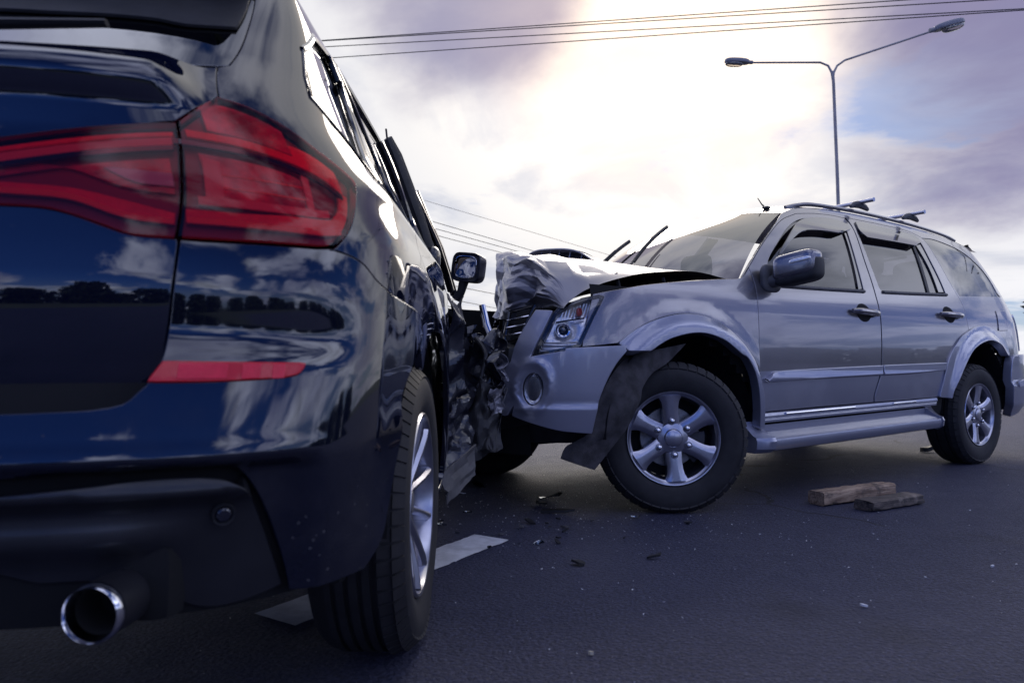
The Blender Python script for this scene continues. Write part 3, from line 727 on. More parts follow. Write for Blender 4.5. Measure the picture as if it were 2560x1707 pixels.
# belt mouldings below the glass
def strip(name, line, par, mat, hw, o, surf=s_pt, sg=-1, rad=1.0):
    pts = smooth_line(line, .04)
    P = []
    for u, z in pts:
        p = Vector(surf(u, z)); h = 2e-3
        n = (Vector(surf(u+h, z))-Vector(surf(u-h, z))).cross(Vector(surf(u, z+h))-Vector(surf(u, z-h)))*sg
        P.append(p+n.normalized()*o)
    return MB().tube(P, hw, 8, flat=rad).done(name, mat, par)
fwd, rwd = SB['front_window'], SB['rear_window']
strip('belt_moulding', [(fwd[i][0], fwd[i][1]+.006) for i in (0, 1, 2)], FD, 'grey_plastic', .012, .001)
strip('belt_moulding', [(rwd[i][0], rwd[i][1]+.006) for i in (5, 6, 7)], RD, 'grey_plastic', .012, .001)
for key, par in (('moulding_front', FD), ('moulding_rear', RD)):
    panel('side_moulding', [SB[key]], s_pt, 'silver_trim', par, sgn=-1, step=.02, bstep=.02, off=lambda u, z: .030-.012*sstep(.66, .71, z)-.012*sstep(.665, .62, z), depth=.03, bev=.006)
for hk, ck, par in (('handle_a', 'cup_a', FD), ('handle_b', 'cup_b', RD)):
    (ua, za), (ub, zb) = SB[hk]
    cq = SB[ck]; cu_ = sum(p[0] for p in cq)/4; cz_ = sum(p[1] for p in cq)/4
    cu = [(cu_+abs(cq[1][0]-cq[3][0])/2*math.cos(i*math.pi/6), cz_+abs(cq[0][1]-cq[2][1])/2*math.sin(i*math.pi/6)) for i in range(12)]
    panel('handle_cup', [cu], s_pt, 'dark_inner', par, sgn=-1, step=.02, off=off(.0015), depth=.003)
    mid = []
    for i in range(9):
        t = i/8; u = lerp(ua, ub, t); z = lerp(za, zb, t); p = Vector(s_pt(u, z)); mid.append(p+Vector((0, .012+.028*math.sin(math.pi*t)**.6, 0)))
    MB().tube(mid, [.014, .019, .020, .020, .020, .020, .021, .021, .015], 10, flat=1.0).done('door_handle', 'silver_upper', par)
# dark body behind the shut lines, sill and underbody
def shell(u, v):
    x = lerp(.45, -4.1, u); z = lerp(.36, 1.12, v); return (x, s_w(x, z)-.045, z)
b = MB()
def arch_ok(x, z): return math.hypot(x+.13, z-.38) > .52 and math.hypot(x+3.28, z-.40) > .55
for sg in (1, -1):
    n1, n2 = 90, 16; base = len(b.v)
    for i in range(n1+1):
        for j in range(n2+1):
            p = shell(i/n1, j/n2); b.v.append((p[0], p[1]*sg, p[2]))
    for i in range(n1):
        for j in range(n2):
            x = lerp(.45, -4.1, (i+.5)/n1); z = lerp(.36, 1.12, (j+.5)/n2)
            if arch_ok(x, z): a = base+i*(n2+1)+j; b.f.append((a, a+1, a+n2+2, a+n2+1))
b.done('inner_body', 'dark_inner', SILV)
# far flank as one skin (kept simple: it faces away)
def far(u, v):
    x = lerp(-.1, -4.15, u); z = lerp(.42, 1.20, v); return (x, -s_w(x, z), z)
fb = MB(); n1, n2 = 80, 14
for i in range(n1+1):
    for j in range(n2+1): fb.v.append(far(i/n1, j/n2))
for i in range(n1):
    for j in range(n2):
        x = lerp(-.1, -4.15, (i+.5)/n1); z = lerp(.42, 1.20, (j+.5)/n2)
        if arch_ok(x, z): a = i*(n2+1)+j; fb.f.append((a, a+1, a+n2+2, a+n2+1))
fb.done('flank_skin', 'silver_body', SILV)
def pill(u0, u1, w):   # far window posts
    return MB().grid(lambda u, v: (lerp(u0, u1, v)+lerp(-w, w, u), -s_w(lerp(u0, u1, v), lerp(1.2, 1.80, v))-.002, lerp(1.2, 1.80, v)), 2, 10).done('window_post', 'silver_upper', SILV, thick=-.02)
for a in ((-1.75, -2.0, .06), (-2.95, -2.95, .07), (-4.0, -3.75, .12)): pill(*a)
MB().grid(lambda u, v: (lerp(-.62, -1.28, v)+lerp(-.05, .03, u), -s_w(-.9, lerp(1.22, 1.71, v))+.01, lerp(1.22, 1.71, v)), 2, 10).done('window_post', 'silver_upper', SILV, thick=-.02)
MB().box((-1.75, 0, .38), (3.0, 1.50, .14)).box((.25, -.1, .46), (.55, 1.1, .26)).box((-3.6, 0, .50), (.7, 1.3, .2)).done('underbody', 'dark_inner', SILV, bevel=.03)
for sg in (1, -1):
    for cx, r in ((-.13, .53), (-3.28, .555)):
        MB().lathe([(r, 0), (r, -.36), (.1, -.36)], (cx, sg*.845, .385), (0, sg, 0), 40, -math.pi*.5, math.pi*.5).done('wheel_housing', 'black_plastic', SILV)
# roof
RX = [-1.25, -1.32, -1.4, -1.55, -1.75, -2.0, -2.4, -2.8, -3.2, -3.5, -3.7, -3.85, -3.98]
def roof_pt(x, s):
    z = interp(ZE, x); w = s_w(x, z)+.001
    return Vector((x+.12*(1-s*s)*sstep(-1.7, -1.25, x)-.10*(1-s*s)*sstep(-3.5, -3.98, x), w*s, z+.075*(1-abs(s)**3.0)*lerp(.55, 1, sstep(-1.25, -1.7, x))))
rf = MB()
for i, x in enumerate(RX):
    for j in range(33): rf.v.append(tuple(roof_pt(x, -1+j/16)))
for i in range(len(RX)-1):
    for j in range(32): a = i*33+j; rf.f.append((a, a+1, a+34, a+33))
RF = rf.done('roof', 'silver_upper', SILV, auto=60)
for sg in (1, -1):
    pts = [(x, sg*.53, interp(ZE, x)+dz) for x, dz in ((-1.42, .018), (-1.55, .026), (-1.75, .031), (-2.3, .033), (-3.0, .033), (-3.5, .030), (-3.70, .022))]
    MB().tube(smooth3(pts, 6) if 'smooth3' in globals() else pts, .012, 8, flat=1.2).done('roof_rail', 'silver_upper', RF)
for x in (-2.29, -3.0):
    bar = MB().tube([(x, -.64, 1.925), (x, .64, 1.925)], .016, 12).done('roof_bar', 'alloy', RF)
    for sg in (1, -1):
        MB().tube([(x-.11, sg*.53, 1.885), (x-.07, sg*.53, 1.898), (x, sg*.53, 1.91), (x+.07, sg*.53, 1.898), (x+.11, sg*.53, 1.882)], [.012, .020, .026, .020, .012], 8, flat=1.1).done('bar_foot', 'grey_plastic', bar)
MB().tube([(-1.32, .44, 1.79), (-1.30, .44, 1.80), (-1.26, .44, 1.835)], [.006, .004, .003], 6).done('antenna', 'black_plastic', RF)
MB().box((-1.32, .46, 1.775), (.04, .04, .014)).done('antenna_base', 'black_plastic', RF, bevel=.004)
sp('rear_spoiler', [[(-4.10, 1.70, 1), (-4.5, 1.72, 1), (-4.5, 1.77, 1), (-4.10, 1.75, 1)]], 'black_plastic', off=off(.06), mirror=1)
# windscreen, dashboard, seats, wipers
def ws(u, v):
    s = lerp(-1, 1, u)
    bx = -.585+.26*(1-s*s); bz = 1.205; bw = .815
    tx = -1.25+.12*(1-s*s); tz = 1.703+.075*(1-abs(s)**3)*.55; tw = .612
    q = Vector((lerp(bx, tx, v), s*lerp(bw, tw, v), lerp(bz, tz, v)))
    return q+Vector((.45, 0, .65))*(.05*math.sin(math.pi*v))
WS = MB().grid(ws, 28, 14).done('windscreen', 'windscreen', SILV)
for a, bb, off_ in (((.60, .05), (.49, .76), 0), ((.36, .05), (.25, .66), 0)):
    P = []
    for i in range(13):
        t = i/12; q = ws(lerp(a[0], bb[0], t), lerp(a[1], bb[1], t)); P.append(q+Vector((.03, 0, .045)))
    bl = MB().tube(P[3:], .008, 6, flat=1.7).done('wiper_blade', 'black_plastic', WS)
    MB().tube([P[0]+Vector((.03, .05, .02))]+[P[i]+Vector((.012, .02, .014)) for i in (2, 5, 8)], [.009, .008, .006, .004], 6).done('wiper_arm', 'black_plastic', bl)
MB().grid(lambda u, v: (lerp(-.35, -.95, v), lerp(-.72, .72, u), 1.16+.05*math.sin(math.pi*v)), 6, 6).done('dashboard', 'dash', SILV, thick=.12)
MB().box((-2.4, 0, .62), (3.2, 1.45, .1)).done('cabin_floor', 'dark_inner', SILV)
def sell(c, r, e1=.5, e2=.5, nu=24, nv=16):
    b = MB()
    def pw(x, e): return math.copysign(abs(x)**e, x)
    for j in range(nv+1):
        f = -math.pi/2+math.pi*j/nv
        for i in range(nu):
            t = 2*math.pi*i/nu
            b.v.append((c[0]+r[0]*pw(math.cos(f), e1)*pw(math.cos(t), e2), c[1]+r[1]*pw(math.cos(f), e1)*pw(math.sin(t), e2), c[2]+r[2]*pw(math.sin(f), e1)))
    for j in range(nv):
        for i in range(nu):
            k = (i+1) % nu; b.f.append((j*nu+i, j*nu+k, (j+1)*nu+k, (j+1)*nu+i))
    return b
for x, ys in ((-1.55, (.38, -.38)), (-2.5, (.42, 0.0, -.42)), (-3.3, (.36, -.36))):
    for y in ys:
        st = sell((x, y, 1.06), (.10, .24, .36), .45, .5).done('seat', 'seat_cloth', SILV)
        sell((x-.03, y, 1.50), (.055, .14, .10), .5, .6).done('headrest', 'seat_cloth', st)
MB().lathe([(.185, 0), (.19, .012), (.185, .024), (.178, .012), (.185, 0)], (-.98, -.36, 1.13), (.85, 0, -.5), 32).done('steering_wheel', 'dash', SILV)
# door mirror
def mir(bq): bq.v = [(x-.045*(y-1.005)/.1, y, z+.02*(y-1.005)/.1) for x, y, z in bq.v]; return bq
MR = mir(sell((-.845, 1.005, 1.287), (.062, .100, .070), .42, .42)).done('door_mirror', 'silver_upper', FD, auto=60)
mir(sell((-.858, 1.008, 1.255), (.064, .101, .072), .42, .42)).done('mirror_base', 'black_plastic', MR, auto=60)
MB().tube([(-.79, .865, 1.205), (-.81, .92, 1.215), (-.84, .96, 1.235)], [.050, .042, .038], 14, flat=.8).done('mirror_arm', 'grey_plastic', MR)
sell((-.80, .868, 1.225), (.085, .022, .080), .6, .6).done('mirror_foot', 'grey_plastic', MR)
mir(sell((-.798, 1.045, 1.300), (.020, .050, .013), .5, .5)).done('turn_repeater', 'lamp_chrome', MR)
# running board
def zr(x): return -.022*(x+.6)
prof = [(.880, .405), (.880, .372), (.888, .366)]
for k in range(8): prof += [(.893+k*.009, .3640-k*.0028), (.8955+k*.009, .3665-k*.0028), (.8995+k*.009, .3665-k*.0028), (.902+k*.009, .3640-k*.0028)]
prof += [(.972, .341), (.980, .343), (.988, .338), (.991, .325), (.988, .300), (.975, .278), (.955, .270), (.86, .275)]
X0, X1 = -.655, -2.44
rbm = MB()
for i in range(25):
    x = lerp(X0, X1, i/24)
    for y, z in prof: rbm.v.append((x, y, z+zr(x)))
npf = len(prof)
for i in range(24):
    for k in range(npf-1): rbm.f.append((i*npf+k, i*npf+k+1, (i+1)*npf+k+1, (i+1)*npf+k))
RBD = rbm.done('running_board', 'silver_trim', SILV, auto=30, fix=True)
def endcap(x0, x1, taper):
    b = MB(); ps = [(.872, .425), (.885, .40), (.955, .356), (.990, .345), (1.0, .325), (.993, .285), (.96, .262), (.86, .262)]
    for i in range(7):
        t = i/6; x = lerp(x0, x1, t); k = 1-taper*t**2
        for y, z in ps: b.v.append((x, .86+(y-.86)*k, z+zr(x)+.004))
    for i in range(6):
        for q in range(8): b.f.append((i*8+q, i*8+(q+1) % 8, (i+1)*8+(q+1) % 8, (i+1)*8+q))
    b.f.append(tuple(range(8))); b.f.append(tuple(48+q for q in range(8)))
    b.done('end_cap', 'silver_trim', RBD, auto=30)
endcap(-.655, -.555, .35); endcap(-2.44, -2.545, .55)
sl = MB()
for i in range(25):
    x = lerp(-.645, -2.56, i/24)
    for y, z in ((.880, .476), (.902, .470), (.908, .455), (.906, .447), (.899, .444), (.901, .440), (.899, .436), (.901, .432), (.899, .428), (.899, .420), (.875, .415)): sl.v.append((x, y, z+zr(x)))
for i in range(24):
    for k in range(10): sl.f.append((i*11+k, i*11+k+1, (i+1)*11+k+1, (i+1)*11+k))
SLL = sl.done('sill', 'silver_trim', SILV, auto=30)
for xa, xb in ((-.86, -1.54), (-1.98, -2.26)):
    MB().tube([(lerp(xa, xb, t/6), .908, .461+zr(lerp(xa, xb, t/6))) for t in range(7)], .008, 8, flat=.9).done('scuff_strip', 'chrome', SLL)
# wheels
silver_wheel(SILV, (-.005, .885, .372), math.pi-(R(32.85)) if 0 else -R(32.85)+0*math.pi, R(4))
silver_wheel(SILV, (0.0, -.87, .372), math.pi-R(32.85), 0.2)
silver_wheel(SILV, (-S_WB, .885, .372), 0.0, R(-9))
silver_wheel(SILV, (-S_WB, -.885, .372), math.pi, .3)
# ---- crushed nose
def hood(u, v):
    s = lerp(-1, 1, u); y = s*.765
    C = [(-.42, 1.225), (-.28, 1.290), (0.0, 1.352), (.26, 1.368), (.44, 1.352), (.535, 1.318), (.570, 1.22), (.578, 1.08), (.57, .98)]
    E = [(-.585, 1.212), (-.30, 1.238), (.05, 1.205), (.36, 1.128), (.47, 1.085), (.535, 1.045), (.565, 1.022), (.58, 1.008), (.585, 1.00)]
    t = v*8
    g = lambda T, k: interp([(j, q[k]) for j, q in enumerate(T)], t)
    a = abs(s)**2.1
    x = lerp(g(C, 0), g(E, 0), a); z = lerp(g(C, 1), g(E, 1), a)
    z += .28*max(0, -s)*(1-abs(s))*sstep(-.45, -.1, x)*sstep(.75, .5, x)
    p = Vector((x, y, z))
    k = sstep(.02, .42, x)*sstep(.0, .22, 1-abs(s))
    # straight creases running back from the struck edge, tighter folds in the turned-down lip
    f1 = facet(x*2.6+y*1.6, y*3.0-x*2.2, 3.0); f2 = facet(x*6.0+y*2.6, y*6.5-x*4.0, 4.0)
    lip = sstep(4.4, 5.6, t)*sstep(.0, .3, 1-abs(s))
    f3 = facet(y*5.0, t*1.6, 5.0); f4 = facet(y*12.0, t*3.4, 6.0)
    p += Vector((-.024*f2, .014*f2, .115*f1+.036*f2))*k
    p += Vector((.085*f3+.022*f4, .02*f4, .03*f3))*lip
    return crush(p)
HD = MB().grid(hood, 230, 200).done('bonnet', 'silver_crumple', SILV, auto=9)
# air scoop on the bonnet: a low hood with a ribbed mouth
def mouth_z(s): return lerp(1.405, 1.322, (s+1)/2)
def scoop(u, v):
    s = lerp(-1, 1, u); x = lerp(.06, -.40, v); y = s*.345-.015
    h = .066*(1-abs(s)**3.5)*(1-v)**1.3
    base = lerp(mouth_z(s), lerp(1.262, 1.250, (s+1)/2), v**1.2)
    return Vector((x+.03*(1-s*s)*(1-v), y, base+h+.012))
SC = MB().grid(scoop, 34, 20).done('bonnet_scoop', 'silver_crumple', HD, thick=.007)
def mouth(u, v):
    s = lerp(-1, 1, u); return Vector((.035+.03*(1-s*s)-.03*v, s*.338-.015, mouth_z(s)+lerp(-.02, .066*(1-abs(s)**3.5)+.008, v)))
MB().grid(mouth, 24, 3).done('scoop_mouth', 'dark_inner', SC)
for s in (-.72, -.43, -.14, .14, .43, .72):
    a = mouth((s+1)/2, 0)+Vector((.012, 0, 0)); c = mouth((s+1)/2, 1)+Vector((.020, 0, 0))
    MB().tube([a, c], .005, 6).done('scoop_rib', 'alloy_dull', SC)
MB().tube([mouth(i/16, .28)+Vector((.016, 0, 0)) for i in range(17)], .006, 6).done('scoop_lip', 'silver_crumple', SC)
# inner wing edge and dark engine bay under the lifted bonnet
eb = MB().grid(lambda u, v: crush(Vector((lerp(-.55, .55, u), lerp(-.70, .70, v), 1.0+.06*math.sin(u*3)))), 20, 12).done('engine_bay', 'dark_inner', SILV)
MB().tube([(-.50, .745, 1.165), (-.1, .755, 1.135), (.25, .755, 1.08), (.46, .74, 1.035)], [.018, .022, .024, .02], 8).done('inner_wing', 'black_plastic', SILV)
for x in (-.15, .18):
    MB().tube([(x, .70, 1.10), (x+.03, .70, 1.20)], .012, 6).done('bonnet_stay', 'black_plastic', SILV)
# headlamp: dark surround, bowl, projector, indicator, lens
HLP = sp('headlamp', [SB['headlamp']], 'clear_lens', gap=.010, off=off(.004), step=.02, depth=.002)
panel('lamp_surround', [SB['headlamp'], inset(smooth_line(SB['headlamp'], .02, True), .014)], s_pt, 'gloss_black', HLP, sgn=-1, gap=.0005, raw=False, step=.03, bstep=.012, off=off(.003), depth=.03)
def bowl_off(u, z):
    o = -.030
    o += -.034*math.exp(-((u-.575)**2/.0022+(z-.895)**2/.0028))            # main beam bowl
    o += -.018*math.exp(-((u-.545)**2/.0030+(z-.985)**2/.0016))            # indicator bowl
    o += .0035*math.sin(u*210)*sstep(.955, .985, z)                        # fluting above
    o += .0050*math.sin(z*190)*sstep(.865, .835, z)                        # fins below
    return o
panel('lamp_bowl', [SB['headlamp']], s_pt, 'lamp_chrome', HLP, sgn=-1, gap=.008, step=.007, bstep=.01, off=bowl_off, depth=.0)
pc = Vector(s_pt(.575, .897)); pn = Vector((.45, .89, 0)).normalized()
MB().lathe([(.024, .004), (.031, .006), (.035, -.002), (.037, -.02), (.036, -.05)], pc-pn*.030, pn, 28).done('projector', 'chrome', HLP)
MB().lathe([(.0, .010), (.012, .008), (.021, .002), (.026, -.008)], pc-pn*.026, pn, 24).done('projector_lens', 'clear_bit', HLP)
MB().lathe([(.0, .0), (.026, .0)], pc-pn*.045, pn, 20).done('projector_core', 'dark_inner', HLP)
sell(tuple(Vector(s_pt(.525, .985))-pn*.030), (.016, .010, .020), .7, .7).done('indicator_bulb', 'amber', HLP)
MB().tube([Vector(s_pt(.50, .955))-pn*.016, Vector(s_pt(.56, .945))-pn*.018, Vector(s_pt(.615, .935))-pn*.016], .004, 6).done('lamp_brow', 'gloss_black', HLP)
# bumper with fog lamp bowl
def bump_off(u, z):
    o = .018
    o += .016*sstep(.40, .34, u-.0)*sstep(.42, .6, z)*0
    o += .014*sstep(.735, .70, z)*sstep(.80, .60, u)*0+.010*sstep(.56, .53, z)
    o += .028*sstep(.045, .0, abs(math.hypot(u-.40, 0)*0+abs(u-(.46+.25*max(0, z-.45)**1.0*-0.55))))*sstep(.80, .72, z)*0
    rr = math.hypot((u-.672)/.055, (z-.635)/.095)
    o += .012*math.exp(-(rr-1.15)**2/.06)
    return o
fq = SB['fog']; fu = sum(p[0] for p in fq)/4; fz = sum(p[1] for p in fq)/4
fogc = [(fu+abs(fq[1][0]-fq[3][0])/2*math.cos(i*math.pi/8), fz+abs(fq[0][1]-fq[2][1])/2*math.sin(i*math.pi/8)) for i in range(16)]
BMP = sp('front_bumper', [SB['bumper'], fogc], 'silver_trim', off=bump_off, step=.018, bstep=.015, depth=.03, bev=.005)
def fog_surf(u, v):
    L = smooth_line(fogc, .01, True); k = u*len(L); i = int(k) % len(L); j = (i+1) % len(L); t = k-int(k)
    a = (lerp(L[i][0], L[j][0], t), lerp(L[i][1], L[j][1], t))
    uu = lerp(a[0], fu, v**1.5*.98); zz = lerp(a[1], fz, v**1.5*.98)
    return Vector(s_pt(uu, zz))+Vector((.5, .85, 0))*(.018-.026*min(1, v*3))
MB().grid(fog_surf, 40, 8).done('fog_lamp_bowl', 'chrome_dull', BMP)
MB().grid(lambda u, v: Vector(s_pt(lerp(.36, .82, u), lerp(.36, .50, v)))*1.0-Vector((.05, .05, .0))*lerp(1.6, .6, v), 24, 6).done('lower_apron', 'black_plastic', SILV, thick=.01)
MB().grid(lambda u, v: crush(Vector(s_pt(lerp(.74, 1.9, u), lerp(.30, .80, v)))-Vector((.08, .0, 0))), 40, 24).done('nose_structure', 'dark_inner', SILV)
# torn wheel-arch liner hanging over the tyre
LA = LINER_A; LBV = LINER_B
def liner(u, v):
    a = interp3(LA, v); c = interp3(LBV, v); p = a.lerp(c, u)
    p += Vector((.35, .9, 0))*(.030*math.sin(math.pi*u)+.008*math.sin(v*9)*math.sin(u*7))
    return p
MB().grid(liner, 24, 48).done('torn_arch_liner', 'liner', SILV, thick=.004, auto=60)

# ---------------------------------------------------------------- dark blue SUV (x right, y forward, rear axle at y=0)
DARK = thing('dark_suv', 'glossy black and dark blue SUV with red tail lamps and a torn flank', 'suv', (-1.153, 1.845, 0), 0.0)
def dent(p):
    """the flank is driven in where the silver car hit it"""
    k = sstep(.55, 1.5, p.y)*sstep(3.7, 2.6, p.y)*sstep(1.75, 1.0, p.z)*(1 if p.x > 0 else 0)
    if k <= 0: return p
    n = facet(p.y*3.4, p.z*4.2, 1.0)*1.1
    n2 = facet(p.y*8.5+3, p.z*9.5+1, 2.0)*.9
    low = sstep(.25, .6, p.z)
    d = k*(.13+.10*sstep(1.0, 1.9, p.y)*sstep(1.3, .8, p.z))*(.45+.55*low)
    return p+Vector((-d+k*(.075*n+.030*n2), k*.03*n2, k*.02*n))
def dp(name, loops, mat, parent=None, **kw):
    return panel(name, loops, d_pt, mat, parent or DARK, **{'sgn': 1, 'step': .03, 'bstep': .015, **kw})
UC = -.9768                                   # centre line in u
mirror_line = lambda z: (UC, z, 1)
# tailgate: upper blade over the lamps, deep panel below
TGP = [(.66, .866), (.70, .882), (.74, .890), (.78, .8955), (.81, .8982), (.83, .8990), (.85, .8986), (.87, .8972), (.89, .8955), (.91, .8935), (.95, .889), (1.0, .884), (1.09, .868), (1.125, .868), (1.150, .884), (1.165, .880), (1.21, .832), (1.25, .79)]
def tg_off(u, z): return (interp(TGP, z)-interp(D_YR, z))*(1-sstep(1.05, 1.09, z)*sstep(-.56, -.49, u))
gl = DB['glass_low']; lamp_in = DB['inner_lamp']; lamp = DB['tail_lamp']
tsl = DB['tail_seam_low']
lamp = [(lamp[0][0]-.0035, lamp[0][1], 1)]+lamp[1:-1]+[(lamp[-1][0]-.0025, lamp[-1][1], 1)]
upper = [(UC, 1.205, 1)]+[(-.84, 1.206)]+[(u, z-.006) for u, z in gl]+[(-.4741, 1.2448, 1), (-.4785, 1.1715, 1)]+[(-.5385, 1.1065, 1)]+[p[:2] for p in lamp_in[1:5]]+[(-.7334, 1.0456, 1), (-.7389, 1.0076), (-.7325, .9574, 1)]+[p[:2] for p in lamp_in[8:14]]+[(*tsl[0], 1)]+[p for p in tsl[1:]]+[(-.80, .662), (UC, .662, 1)]
TG = dp('tailgate', [upper], 'dark_paint', off=tg_off, step=.016, bstep=.010, mirror=0)
# rear glass, matte black band over its upper part, spoiler
rg = DB['rear_glass']
glass_loop = [(UC, 1.214, 1), (-.84, 1.215)]+[(u, z) for u, z in gl]+[(*rg[0][:2], 1)]+[p[:2] for p in rg[1:4]]+[(*rg[4][:2], 1), (-.55, 1.485), (UC, 1.50, 1)]
RG = dp('rear_window', [glass_loop], 'window_dark', TG, off=off(-.002), step=.03, mirror=0)
fr = DB['band_edge']
band_loop = [(UC, 1.342, 1)]+[(u, z) for u, z in fr[:5]]+[(-.4249-.012, 1.362, 1), (-.418, 1.41), (-.402, 1.466, 1), (UC, 1.495, 1)]
dp('black_band', [band_loop], 'black_plastic', TG, off=off(.006), depth=.003, mirror=0)
sp_loop = [(UC, 1.49, 1), (-.55, 1.482), (-.40, 1.474, 1), (-.372, 1.53), (-.36, 1.60, 1), (UC, 1.62, 1)]
SPL = dp('spoiler', [sp_loop], 'dark_paint', TG, off=lambda u, z: .05*sstep(-.36, -.44, u)+.07*sstep(1.60, 1.50, z)*sstep(-.38, -.46, u), mirror=0, depth=.03)
MB().tube([(.02, -.80, 1.24), (.30, -.79, 1.262), (.50, -.765, 1.275)], [.02, .014, .010], 8, flat=.6).done('wiper', 'black_plastic', RG)
# bumper
bs = DB['bumper_seam']; ar = DB['arch_rear']; bb = DB['bumper_bottom']; gr = DB['groove']
BMQ = [(.70, .932), (.72, .926), (.735, .9195), (.755, .908), (.775, .9002), (.79, .8986), (.81, .8990), (.835, .8993), (.86, .8984), (.885, .8965), (.905, .894), (.93, .890)]
def bump_off_d(u, z):
    o = (interp(BMQ, z)-interp(D_YR, z))*sstep(-.30, -.42, u)*sstep(.70, .72, z)
    o += -.03*sstep(.585, .56, z)*sstep(-.36, -.42, u)                         # rolls under at the lower lip
    o += .020*sstep(-.22, -.06, u)*sstep(.45, .6, z)                            # lip of the wheel arch
    return o
bl = [(*tsl[0], 1)]+[(-.53, .9147), (-.50, .916), (-.44, .919), (-.40, .921, 1), (*bs[0], 1)]+[p for p in bs[2:4]]+[(*bs[4], 1)]+[p for p in ar[1:9]]+[(*bb[0], 1), bb[1], (*bb[2], 1)]+[p for p in gr[1:]]+[(-.80, .553), (UC, .553, 1), (UC, .655, 1), (-.80, .655)]+[(u, z-.005) for u, z in tsl[:0:-1]]
BUM = dp('rear_bumper', [bl], 'dark_dirty', off=bump_off_d, step=.016, bstep=.010, mirror=0)
dp('reflector', [DB['reflector']], 'red_reflex', BUM, off=off(.0045), step=.015, bstep=.008, depth=.006)
refl = DB['reflector']
for a, bq, mt in ((-.545, -.500, 'red_bright'), (-.485, -.466, 'red_bright'), (-.452, -.438, 'red_bright')):
    dp('reflector_facet', [[(a, .7035, 1), (bq, .7045, 1), (bq, .7255, 1), (a, .7255, 1)]], mt, BUM, off=off(.0052), step=.02, bstep=.01, gap=0, depth=.002, bev=.0008)
df = DB['diffuser']
dl = [(*df[0], 1)]+[p for p in df[1:]]+[(-.80, .530), (UC, .528, 1), (UC, .44, 1), (-.74, .43), (-.66, .40, 1), (-.60, .395), (-.545, .36), (-.50, .335), (-.45, .338)]
DIF = dp('diffuser', [dl], 'grey_diffuser', off=lambda u, z: -.040+.026*math.exp(-((z-.535)/.022)**2)+.020*math.exp(-((z-.465)/.03)**2)*sstep(-.50, -.60, u), step=.016, bstep=.010, depth=.03, mirror=0)
sc = Vector(d_pt(-.4873, .4886)); h = 2e-3
sn = (Vector(d_pt(-.4873+h, .4886))-Vector(d_pt(-.4873-h, .4886))).cross(Vector(d_pt(-.4873, .4886+h))-Vector(d_pt(-.4873, .4886-h))).normalized()
MB().lathe([(0, .003), (.009, .0026), (.011, .001), (.012, -.006)], sc-sn*.030, sn, 24).done('parking_sensor', 'dark_dirty', DIF)
MB().lathe([(.0125, -.004), (.0135, .0005), (.0165, .0012), (.018, -.004)], sc-sn*.031, sn, 24).done('sensor_ring', 'black_plastic', DIF)
# dark backing behind seams and lamps
b = MB()
def back(u, v):
    z = lerp(.34, 1.20, v); uu = lerp(UC, -.12, u); p = Vector(d_pt(uu, z)); c = Vector((0, -.2, z)); return p+(c-p).normalized()*.05
b.grid(back, 40, 30)
n = len(b.v); b.v += [(-x, y, z) for x, y, z in b.v]; b.f += [tuple(i+n for i in f[::-1]) for f in b.f]
b.done('inner_body', 'dark_inner', DARK)
# ---- tail lamp, outer unit on the quarter
def lamp_piece(name, loop, mat, par, o, gap=.0, step=.012, depth=.004, mirror=None, **kw):
    return dp(name, [loop], mat, par, off=o if callable(o) else off(o), gap=gap, step=step, bstep=.008, depth=depth, bev=.0012, mirror=mirror, **kw)
LMP = lamp_piece('tail_lamp', lamp, 'red_lens', DARK, .006, gap=.0008, depth=.02)
lamp_piece('lamp_base', lamp, 'red_dark', LMP, -.014, gap=.003)
# boundaries inside the lamp: z as function of u for the bars
def band(u0, u1, lo, hi, n=10):
    L = []
    for i in range(n+1): u = lerp(u0, u1, i/n); L.append((u, lo(u))+((1,) if i in (0, n) else ()))
    for i in range(n+1): u = lerp(u1, u0, i/n); L.append((u, hi(u))+((1,) if i in (0, n) else ()))
    return L
zt = lambda u: interp([(-.55, 1.104), (-.482, 1.164), (-.441, 1.156), (-.392, 1.132), (-.344, 1.098), (-.300, 1.072)], u)
# long upper light bar sweeping round the corner
upb = lambda u: interp([(-.533, 1.083), (-.49, 1.081), (-.44, 1.074), (-.39, 1.062), (-.345, 1.044), (-.318, 1.026)], u)
lamp_piece('light_bar', band(-.531, -.322, lambda u: upb(u)+.006, lambda u: min(zt(u)-.005, upb(u)+.018+.030*sstep(-.50, -.36, u))), 'red_bright', LMP, -.006)
lamp_piece('lamp_cover', band(-.506, -.40, lambda u: upb(u)+.022, lambda u: zt(u)-.006), 'red_mid', LMP, -.004)
lamp_piece('lamp_divider', band(-.548, -.33, lambda u: upb(u)-.012, lambda u: upb(u)-.004), 'gloss_black', LMP, -.001)
# lower light bar: the L-shaped tube along the bottom and up the outside
lob = lambda u: interp([(-.548, .944), (-.45, .945), (-.38, .948), (-.352, .956)], u)
lamp_piece('light_bar', band(-.547, -.350, lambda u: lob(u)-.002, lambda u: lob(u)+.020+.006*sstep(-.50, -.42, u)), 'red_bright', LMP, -.004)
lamp_piece('light_bar', [(-.366, .950, 1), (-.348, .962), (-.326, 1.00), (-.314, 1.030, 1), (-.332, 1.036, 1), (-.345, 1.00), (-.370, .972, 1)], 'red_bright', LMP, -.005)
lamp_piece('light_tube', band(-.546, -.362, lambda u: lob(u)-.002, lambda u: lob(u)+.006), 'red_painted_glow', LMP, .001)
lamp_piece('light_blade', band(-.534, -.370, lambda u: lob(u)+.030+.010*sstep(-.55, -.38, u)*0, lambda u: lob(u)+.042), 'red_pink', LMP, -.002)
lamp_piece('indicator_window', [(-.520, .990, 1), (-.398, .986, 1), (-.386, 1.038, 1), (-.44, 1.054), (-.525, 1.062, 1)], 'red_mid', LMP, -.008)
